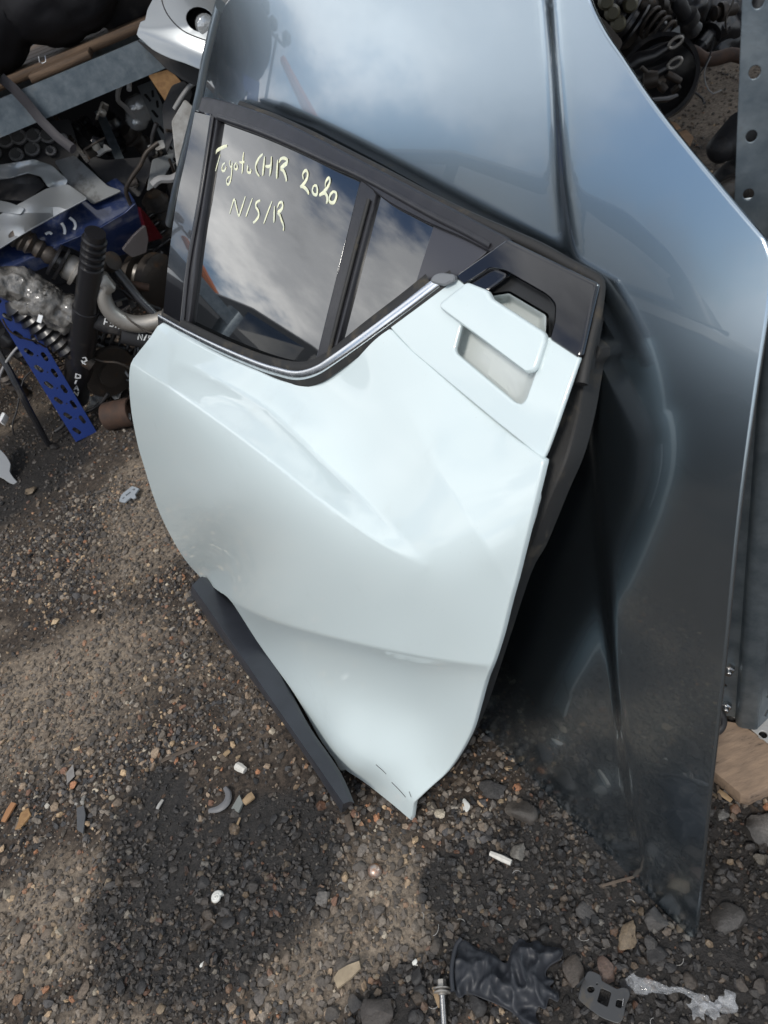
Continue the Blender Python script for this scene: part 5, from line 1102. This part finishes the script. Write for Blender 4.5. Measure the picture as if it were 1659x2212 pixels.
for i, (px_, py_, rx_, ry_, lab, col_) in enumerate(named):
    stone(px_, py_, rx_, lab, np.array(col_) * 1.1, 100 + i, ry_, rot=random.uniform(0, 3))
kinds_ = [('small dark stone', DARK, 'small dark stones'), ('small brown stone', BROWN, 'small brown stones'), ('small orange tan pebble', TAN, 'small tan pebbles'), ('small pale pebble', LIGHT, 'small pale pebbles')]
rs_ = random.Random(21); cnt = 0
hide = [(415, 1290), (750, 1760), (886, 1775), (1020, 1560), (1495, 2030), (1659, 700), (1659, 0), (0, 0), (0, 700), (280, 900)]
hp_ = np.array(hide)
while cnt < 190:
    px_, py_ = rs_.uniform(0, 1659), rs_.uniform(1150, 2212)
    if inside(hide, np.array([px_]), np.array([py_]))[0] or inside([(985, 2020), (1215, 2020), (1215, 2212), (985, 2212)], np.array([px_]), np.array([py_]))[0]: continue
    k_ = rs_.choices([0, 1, 2, 3], [5, 4, 2, 1.2])[0]; lab, col_, g_ = kinds_[k_]
    zone = ('on the gravel far left of the sill' if py_ < 1560 and px_ < 800 else 'on the tan dust in the bottom left corner' if px_ < 260 and py_ > 1850 else 'in the black oil patch left of the sill end' if px_ < 800 and py_ < 2060
            else 'on the gravel along the bottom edge left of the glove' if px_ < 985 and py_ > 2000 else 'on the gravel right of the bonnet tip' if px_ > 1440 else 'on the gravel between door tip and bonnet' if py_ < 1900 else 'on the gravel around the glove and bracket')
    lab = lab + ' lying ' + zone; g_ = g_ + ' ' + zone
    sc_ = (0.6 + 0.9 * (py_ - 1150) / 1060)
    r_ = rs_.uniform(5.5, 10.5) * sc_ if k_ < 2 else rs_.uniform(4, 7) * sc_
    stone(px_, py_, r_, lab, np.array(col_) * rs_.uniform(.6, 1.1), 300 + cnt, r_ * rs_.uniform(.65, .95), rot=rs_.uniform(0, 3), group=g_, sub=2); cnt += 1

# black glove: crumpled sheet with cuff and fingers
M_GLOVE = mat('black_nitrile', (0.026, 0.029, 0.036), 0.5, 0, 0, spec=0.5, bump=0.0001, bump_scale=200, var=0.3, var_scale=20)
gl_o = [(988, 2150), (982, 2100), (990, 2050), (1002, 2032), (1030, 2050), (1062, 2062), (1092, 2082), (1104, 2062), (1112, 2036), (1126, 2028), (1140, 2040), (1160, 2034), (1176, 2046), (1205, 2050), (1216, 2058), (1208, 2074), (1188, 2086), (1178, 2100), (1180, 2112), (1196, 2120), (1186, 2132), (1206, 2150), (1204, 2164), (1186, 2156), (1178, 2180), (1164, 2174), (1156, 2195), (1172, 2230), (1140, 2232), (1118, 2196), (1088, 2176), (1050, 2160), (1010, 2146), (1000, 2156)]
glove = thing('glove', 'crumpled black rubber glove lying on the gravel', 'glove', on(1100, 2110))
gpts = [tuple(gp(*p)[:2]) for p in smooth_line(gl_o, 5, True)]
V, T, lp = tri2d(gpts, (), 0.0026)
def gh(x, y, lo):
    q = Vector((x * 22, y * 22, 3.3)); r_ = Vector((x * 55, y * 18 + x * 20, 7.7))
    q2 = Vector((x * 34 + y * 12, y * 30 - x * 16, 1.1)); q3 = Vector((x * 70 - y * 40, y * 52 + x * 30, 4.4))
    h = 0.013 + 0.010 * mnoise.noise(q) + 0.011 * (0.6 - 2 * abs(mnoise.noise(q2))) + 0.0045 * (0.5 - 2 * abs(mnoise.noise(q3)))
    return h
B_ = np.array(gpts)
P = []
for x, y in V:
    d_ = math.sqrt(((B_ - (x, y)) ** 2).sum(1).min()); e_ = min(1, d_ / 0.014)
    P.append((x, y, gz(x, y) + 0.005 + max(0.001, gh(x, y, 0)) * (0.25 + 0.75 * math.sqrt(e_))))
solid('glove_body', np.array(P), T, lp, ZV, 0.004, 0.001, M_GLOVE, glove, True, 70)
cuff = [on(*p, .0) + ZV * .018 for p in smooth_line([(984, 2148), (981, 2100), (989, 2052), (1001, 2033)], 4)]
MB().tube(cuff, .0035, 8).build('cuff_roll', M_GLOVE, glove, 60)
# flanged bolt
bl = thing('bolt', 'flanged steel bolt lying beside the black glove', 'bolt', on(957, 2150))
b0, b1 = on(956, 2118, .008), on(962, 2222, .006); bd = unit(b1 - b0)
def hexs(c, r_, a0=0.0):
    x_ = unit(np.cross(bd, ZV)); y_ = np.cross(x_, bd); return [c + r_ * (math.cos(PI / 3 * k + a0) * x_ + math.sin(PI / 3 * k + a0) * y_) for k in range(6)]
MB().rings([hexs(b0, .0055), hexs(b0 + bd * .001, .007), hexs(b0 + bd * .010, .007), hexs(b0 + bd * .0105, .0065)], True).build('head', M_ALU, bl, 20)
MB().lathe(b0 + bd * .0105, b0 + bd * .020, [(0, .012), (.1, .0135), (.25, .0135), (.3, .008), (.5, .008), (.55, .0125), (.75, .0125), (.8, .006), (1, .006)], 22).build('flange', M_ALU, bl, 30)
thr = [(0, .0052)]
for i in range(26): thr += [(i / 26 + .005, .0055), (i / 26 + .02, .0047)]
MB().lathe(b0 + bd * .02, b1, thr + [(1, .005)], 14).build('thread', M_STEEL, bl, 60)
# black metal bracket plate with holes
bk = thing('bracket', 'flat black metal bracket with holes near the bottom edge', 'bracket', on(1305, 2130))
def LQ(x, y): return (1700 * .54004 + x * .4466, 3200 * .54004 + y * .4466)
bo_ = rounded([LQ(790, 828), LQ(815, 832), LQ(850, 850), LQ(852, 876), LQ(930, 918), LQ(960, 908), LQ(985, 920), LQ(990, 945), LQ(968, 990), LQ(955, 1062), LQ(930, 1078), LQ(870, 1056), LQ(840, 1040), LQ(800, 1010), LQ(770, 985), LQ(742, 960), LQ(748, 930), LQ(762, 880)], 5, 3)
zf = 0.014
fl = Frame((0, 0, 0), (1, 0, 0), (0, 1, 0), ZV)
def L2(poly): return [tuple(gp(*p, zf)[:2]) for p in poly]
V, T, lp = tri2d(L2(bo_), [L2(loopring(LQ(802, 916), 9, 8, 14)), L2(rounded([LQ(850, 905), LQ(905, 930), LQ(885, 1005), LQ(828, 975)], 5, 3)), L2(rounded([LQ(925, 962), LQ(965, 970), LQ(950, 1012), LQ(918, 1000)], 5, 3)), L2(loopring(LQ(832, 890), 3, 3, 8))], .01, False)
solid('plate', np.c_[V, zf + 0.05 * (V[:, 0] - V[:, 0].mean())], T, lp, ZV, .003, .0008, mat('black_oxide_plate', (0.05, 0.052, 0.055), 0.45, 0.3, dirt=(0.09, 0.08, 0.065), dirt_scale=40), bk)
a, b = gp(*LQ(740, 905), zf + .002), gp(*LQ(770, 870), zf + .002); MB().box((a + b) / 2 + ZV * .004, (b - a) * .5, np.array([.002, .001, 0]), ZV * .007, .0008).build('tab', MATS['black_oxide_plate'], bk)
a, b = gp(*LQ(958, 1000), zf + .002), gp(*LQ(962, 966), zf + .002); MB().box((a + b) / 2 + ZV * .004, (b - a) * .5, np.array([.0012, .001, 0]), ZV * .006, .0005).build('tab', M_STEEL, bk)
# clear film
M_FILM = mat('clear_film', (0.75, 0.77, 0.80), 0.08, 0, 1.0, 0.02, alpha=0.16, spec=1.0, bump=0.003, bump_scale=120)
film = thing('plastic_film', 'twisted strip of clear plastic film near the bottom right corner', 'plastic film', on(1480, 2150))
path = smooth_line([LQ(990, 855), LQ(1030, 900), LQ(1100, 905), LQ(1170, 925), LQ(1240, 925), LQ(1300, 955), LQ(1385, 1000), LQ(1440, 1000), LQ(1500, 985)], 6)
wd = np.interp(np.linspace(0, 1, len(path)), [0, .12, .3, .45, .6, .72, .8, .9, 1], [.007, .010, .006, .003, .004, .008, .003, .010, .009])
rings_ = []
for i, p in enumerate(path):
    c = on(*p, .008); t_ = unit(on(*path[min(i + 1, len(path) - 1)]) - on(*path[max(i - 1, 0)])); s_ = unit(np.cross(t_, ZV)); ring = []
    for k in range(16):
        a_ = 2 * PI * k / 16; r_ = wd[i] * (1 + .5 * mnoise.noise(Vector((i * .8, k * 1.7, 2)))) ; ring.append(c + s_ * math.cos(a_) * r_ + ZV * (math.sin(a_) * r_ * .45 + .004 * mnoise.noise(Vector((i * 1.3, k * 2.1, 5)))))
    rings_.append(ring)
MB().rings(rings_, True).build('film', M_FILM, film, 50)
for px_, py_, s_ in ((1315, 1020, .011), (1395, 1035, .010), (1470, 980, .010)):
    c = on(*LQ(px_, py_), .006); V, T, lp = tri2d([(s_ * (1 + .4 * math.sin(3 * t_ + px_)) * math.cos(t_), s_ * (1 + .3 * math.cos(5 * t_)) * math.sin(t_)) for t_ in np.linspace(0, 2 * PI, 26)[:-1]], (), .004)
    P = np.array([(c[0] + x, c[1] + y, c[2] + .006 + .010 * mnoise.noise(Vector((x * 120, y * 120, px_)))) for x, y in V]); solid('film_frill', P, T, lp, ZV, .0008, .0002, M_FILM, film, True, 50)
# small bits
def stick(p0, p1, w_, m, label, cat, h=.006, name='wood_splinter', flat=.5, group=None):
    a, b = on(*p0, h), on(*p1, h * .9); r_ = w_ * np.linalg.norm(a - CAM) / FPX * .5
    return tag(MB().tube([a, a * .6 + b * .4 + ZV * .001, b], [r_, r_ * 1.1, r_ * .85], 7, True, (ZV, flat)).build(name, m, None, 30), label, cat, group)
M_SPLINT = mat('pale_splinter', (0.34, 0.24, 0.14), 0.8, var=.4, var_scale=60)
M_TWIG = mat('grey_twig', (0.11, 0.085, 0.065), 0.85, var=.4, var_scale=60)
M_BUTT = mat('cigarette_paper', (0.62, 0.60, 0.55), 0.8, var=.2, var_scale=80)
stick((940, 2135), (952, 2178), 8, M_SPLINT, 'orange wood splinter lying against the bolt', 'splinter'); stick((1105, 1865), (1060, 1845), 12, M_BUTT, 'white cigarette end on the gravel below the door tip', 'cigarette end', .008, 'cigarette_end', 1)
stick((512, 1655), (530, 1665), 16, M_BUTT, 'white square cigarette end left of the sill', 'cigarette end', .009, 'cigarette_end', .8); stick((548, 1718), (528, 1735), 18, M_SPLINT, 'tan wood chip left of the sill', 'wood chip', .008, 'wood_chip')
stick((30, 1735), (6, 1775), 14, mat('orange_chip', (0.30, 0.15, 0.07), .8), 'orange wood chip at the left edge', 'wood chip', .008, 'wood_chip'); stick((485, 1632), (496, 1622), 10, M_SPLINT, 'small tan chip above the cigarette end', 'wood chip', .007, 'wood_chip')
stick((1390, 1895), (1450, 1868 + 25), 5, M_TWIG, 'thin twig left of the bonnet tip', 'twig'); stick((1300, 1915), (1390, 1890), 5, M_TWIG, 'grey twig lying under the bonnet lower edge', 'twig'); stick((350, 1645), (445, 1602), 8, M_TWIG, 'dark twig on the gravel left of the sill', 'twig')
stick((752, 1765), (762, 1800), 14, M_TWIG, 'dry root under the sill end', 'root', .006, 'root'); stick((520, 1768), (508, 1800), 5, M_SPLINT, 'thin straw in the gravel', 'straw'); stick((985, 1665), (1000, 1640), 5, M_TWIG, 'twig behind the door tip', 'twig')
stick((1552, 1712), (1580, 1732), 10, M_SPLINT, 'pale splinter by the timber', 'splinter'); stick((1556, 1730), (1550, 1700), 6, M_TWIG, 'dark splinter by the timber', 'splinter')
stick((340, 1748), (352, 1728), 7, M_RAG, 'thin white straw end in the oil patch', 'straw')
# snail shell
sn = thing('snail_shell', 'small white snail shell in the oil patch', 'snail shell', on(472, 1940))
c = on(472, 1941, .008); sp_ = []; rr = []
for i in range(60):
    t_ = i / 59; a_ = t_ * 4.6 * PI; R_ = .0075 * (1 - t_) + .0006; sp_.append(c + np.array([math.cos(a_) * R_, math.sin(a_) * R_, .006 * t_])); rr.append(.0038 * (1 - t_) + .0009)
MB().tube(sp_, rr, 10).build('shell', mat('white_shell', (0.68, 0.68, 0.64), .45, var=.3, var_scale=200), sn, 70)
# rusty ball
rbm = mat('rusty_ball_steel', (0.50, 0.47, 0.44), .4, .7, var_col=(.30, .12, .04), var_scale=70)
v, f = ico(3); p = on(812, 1884); tag(link('ball', mesh_of(v * np.array([1, 1, .92]) * .012 + p + ZV * .009, f, 180), rbm), 'rusty steel ball half sunk in the gravel', 'ball')
stone(783, 1612 + 275, 12, 'dusty stone left of the rusty ball', GREY, 777)
stone(770, 1690 + 70, 7, 'pinkish pebble below the sill end', PINK, 778)
# ring fragment, clips, flake, slate
rp = [on(x, y, .008) for x, y in smooth_line([(486, 1702), (494, 1716), (490, 1735), (474, 1748), (452, 1752)], 3)]
tag(MB().tube(rp, [.004 + .004 * math.sin(PI * i / (len(rp) - 1)) for i in range(len(rp))], 8, True, (ZV, .6)).build('hose_fragment', mat('grey_rubber', (.13, .13, .135), .5)), 'curved grey rubber fragment in the gravel', 'rubber piece')
def chip(poly, m, label, cat, name, h=.01, th=.003, tilt=0.0):
    P2 = [tuple(gp(*p, h)[:2]) for p in poly]; V, T, lp = tri2d(P2, (), .006); z0 = on(*np.mean(poly, 0))[2]
    P = np.array([(x, y, z0 + h + tilt * (x - V[:, 0].mean()) + .002 * mnoise.noise(Vector((x * 60, y * 60, 1)))) for x, y in V]); return tag(solid(name, P, T, lp, ZV, th, .0006, m, None, True, 40), label, cat)
chip([(718, 2110), (730, 2095), (752, 2085), (778, 2078), (780, 2092), (758, 2112), (726, 2132)], mat('tan_flake', (.36, .29, .20), .85, var=.35, var_scale=50, bump=.001, bump_scale=90), 'flat tan flake of bark near the bottom edge', 'flake', 'bark_flake', .014, .006, .25)
chip([(164, 1744), (180, 1740), (184, 1760), (178, 1800), (166, 1792)], mat('slate_grey', (.075, .078, .082), .5), 'flat dark slate strip in the oil patch', 'slate', 'slate_strip', .01, .004, .1)
chip([(140, 1668), (156, 1650), (160, 1676), (142, 1690)], mat('smoky_plastic', (.2, .19, .18), .25), 'smoky plastic scrap at the left of the gravel', 'plastic scrap', 'plastic_scrap', .01, .001, .2)
chip([(26, 1788), (40, 1752), (56, 1742), (62, 1758), (40, 1785)], M_CHIP, 'crumbled orange chip at the left edge of the oil patch', 'chip', 'chipboard_crumb', .008, .006, .1)
chip([(496, 1742), (515, 1715), (522, 1732), (512, 1752)], mat('slate_green', (.16, .17, .16), .7), 'grey green stone flake left of the sill end', 'flake', 'stone_flake', .008, .006, .2)
gc = thing('plastic_clip', 'flat grey plastic clip with slots on the gravel', 'clip', on(280, 1070))
def C3(x, y): return (.293 * x, 594 + .293 * y)
V, T, lp = tri2d([tuple(gp(*p, .012)[:2]) for p in [C3(885, 1655), C3(900, 1620), C3(975, 1560), C3(1025, 1578), C3(995, 1620), C3(1002, 1640), C3(980, 1650), C3(965, 1640), C3(920, 1678), C3(882, 1668)]], [[tuple(gp(*p, .012)[:2]) for p in [C3(925, 1625), C3(960, 1597), C3(972, 1603), C3(937, 1632)]], [tuple(gp(*p, .012)[:2]) for p in [C3(975, 1585), C3(992, 1572), C3(1004, 1578), C3(990, 1592)]], [tuple(gp(*p, .012)[:2]) for p in [C3(900, 1648), C3(915, 1636), C3(925, 1642), C3(910, 1656)]]], .01, False)
solid('clip_plate', np.c_[V, np.full(len(V), .014)], T, lp, ZV, .005, .001, mat('light_grey_plastic', (.30, .33, .36), .4), gc)
for px_, py_, s_, lab in ((793 * .54 * 1.024, 2900 * .54 + 938 * .5534, .008, 'white crumb of plaster near the bottom'), (1626 * .553, 2900 * .54 + 925 * .5534, .011, 'white broken shell by the big brown stone')):
    stone(px_, py_, s_ * 700, lab, (.6, .6, .57), int(px_), m=mat('white_crumb', (.62, .62, .58), .8), name='crumb', group=None)
stone(1008, 1745, 9, 'white crumbly shell right of the door tip', (.6, .57, .5), 903, 14, m=MATS['white_crumb'], group=None, name='crumb')
# thin fibres
for i in range(26):
    px_, py_ = random.uniform(560, 1500), random.uniform(1880, 2200); a = on(px_, py_, .004); an = random.uniform(0, 6.3); l_ = random.uniform(.008, .02)
    o = MB().tube([a + l_ * t_ * np.array([math.cos(an + t_), math.sin(an + t_), .15 * math.sin(3 * t_)]) for t_ in np.linspace(0, 1, 6)], .00035, 4).build('fibre', M_RAG, None, 60); tag(o, 'thin pale fibre caught on the gravel', 'fibre', 'pale fibres on the gravel')
# ------------------------------------------------------------------ across the yard (seen mirrored in the glass and paint)
CX, CY = -3.7, 2.3
cax = unit([.60, .80, 0]); cin = unit([.80, -.60, 0])            # along the car, and towards the door
pc = thing('parked_car', 'dark grey parked car mirrored in the door window', 'car', (CX, CY, 0))
def CP(a, o_, z_): return np.array([CX, CY, 0]) + cax * a + cin * o_ + ZV * z_ * 1.09
M_CARP = mat('dark_grey_car_paint', (0.06, 0.063, 0.067), 0.5, 0.3, 0.3, 0.3)
M_TYRE = mat('tyre_rubber', (0.02, 0.02, 0.021), 0.8)
def body_ring(a, zt, half):
    return [CP(a, s_ * half * k_, z_) for s_, k_, z_ in ((1, .86, .2), (1, .97, .35), (1, 1, .6), (1, .97, zt - .06), (1, .90, zt), (-1, .90, zt), (-1, .97, zt - .06), (-1, 1, .6), (-1, .97, .35), (-1, .86, .2))]
MB().rings([body_ring(a, z_, h_) for a, z_, h_ in ((-2.1, .62, .62), (-2.0, .78, .75), (-1.5, .86, .84), (-.9, .92, .88), (0, .94, .89), (1.0, .95, .88), (1.7, .97, .84), (2.0, .93, .78), (2.1, .75, .66))], True).build('body', M_CARP, pc, 35)
cab = [(-1.15, .93, .74), (-.95, 1.06, .70), (-.55, 1.28, .63), (-.2, 1.40, .58), (.3, 1.44, .56), (.9, 1.40, .56), (1.35, 1.25, .60), (1.75, .99, .68)]
MB().rings([[CP(a, s_ * h_ * f_, z0) for s_, f_, z0 in ((1, 1.12 if z_ > .98 else 1, .93), (1, 1.0, z_ - .03), (1, .86, z_), (-1, .86, z_), (-1, 1.0, z_ - .03), (-1, 1.12 if z_ > .98 else 1, .93))] for a, z_, h_ in cab], True).build('roof', M_CARP, pc, 40)
for a0, a1, z0, z1 in ((-.80, .05, 1.10, 1.345), (.12, .85, 1.355, 1.35), (.92, 1.35, 1.33, 1.20)):
    for s_ in (1, -1):
        def sd(a, z_):
            zt = np.interp(a, [c[0] for c in cab], [c[1] for c in cab]); h_ = np.interp(a, [c[0] for c in cab], [c[2] for c in cab]); k_ = (z_ - .93) / max(.05, zt - .03 - .93)
            return CP(a, s_ * (h_ * (1.12 - .12 * k_) + .004), z_)
        MB().rings([[sd(a0, .96), sd(a1, .96), sd(a1, z1 - .03), sd(a0, z0 - .03)], [sd(a0, .96) - cin * s_ * .01, sd(a1, .96) - cin * s_ * .01, sd(a1, z1 - .03) - cin * s_ * .01, sd(a0, z0 - .03) - cin * s_ * .01]], True).build('side_window', M_GLASS, pc, 20)
for a in (-1.3, 1.25):
    for s_ in (1, -1):
        wh = MB().lathe(CP(a, s_ * .70, .31), CP(a, s_ * .90, .31), [(0, .2), (.05, .30), (.2, .315), (.8, .315), (.95, .30), (1, .22), (1, .2)], 28).build('wheel', M_TYRE, pc, 40)
        MB().lathe(CP(a, s_ * .80, .31), CP(a, s_ * .895, .31), [(0, .2), (.6, .2), (.62, .16), (1, .06), (1.05, .03)], 20).build('rim', M_ALU, wh, 40)
# stack of tyres standing beyond the car
for i in range(7):
    c = np.array([-5.4 + .02 * math.sin(i * 2), 5.1, .1 + .19 * i])
    tag(MB().lathe(c - ZV * .09, c + ZV * .09, [(0, .2), (.05, .29), (.25, .32), (.75, .32), (.95, .29), (1, .2), (.5, .17), (0, .2)], 26, False).build('tyre', M_TYRE, None, 50), 'tyre number %s from the ground in the stack beyond the parked car' % ['one', 'two', 'three', 'four', 'five', 'six', 'seven'][i], 'tyre', 'tyres stacked beyond the parked car')
M_POLE = mat('pole_grey', (0.18, 0.19, 0.20), 0.5, 0.5)
for (x, y, hgt, lab) in ((-9.5, 13.0, 4.6, 'nearer'), (-13.5, 16.0, 5.4, 'farther')):
    o = thing('lamp_post', lab + ' floodlight pole far across the yard', 'lamp post', (x, y, 0), 'floodlight poles')
    MB().tube([(x, y, 0), (x, y, hgt * .5), (x, y, hgt)], [.09, .07, .05], 10).build('pole', M_POLE, o)
    MB().box((x, y, hgt - .1), (.5, 0, 0), (0, .04, 0), (0, 0, .04)).build('crossbar', M_POLE, o)
    for dx in (-.4, .4): MB().box((x + dx, y - .1, hgt + .1), (.16, 0, 0), (0, .1, -.05), (0, .05, .12), .02).build('floodlight', M_BLKM, o)
cr = thing('crane_arm', 'orange crane arm rising beyond the parked car', 'crane', (-8.2, 7.2, 0))
MB().box((-8.2, 7.2, .9), (.5, 0, 0), (0, .5, 0), (0, 0, .9), .05).build('crane_base', M_BLKM, cr)
MB().tube([(-8.2, 7.2, 1.7), (-8.6, 9.0, 2.6), (-9.2, 11, 3.6)], [.16, .14, .09], 8).build('boom', mat('crane_orange', (.45, .12, .03), .5), cr, 30)

# unseen copy of the car, added to darken the bonnet's reflections
c2 = thing('parked_car', 'unseen second dark grey car added to darken the bonnet reflections', 'car', (-3.9, -1.9, 0))
dlt = np.array([-3.9 + 3.7, -1.9 - 2.3, 0])
for ch in list(pc.children):
    q = ch.copy(); COL.objects.link(q); q.parent = c2; q.matrix_parent_inverse = Matrix.Translation(-Vector((-3.9, -1.9, 0))); q.location = tuple(dlt)
    for g in ch.children:
        h_ = g.copy(); COL.objects.link(h_); h_.parent = q; h_.matrix_parent_inverse = Matrix.Identity(4)
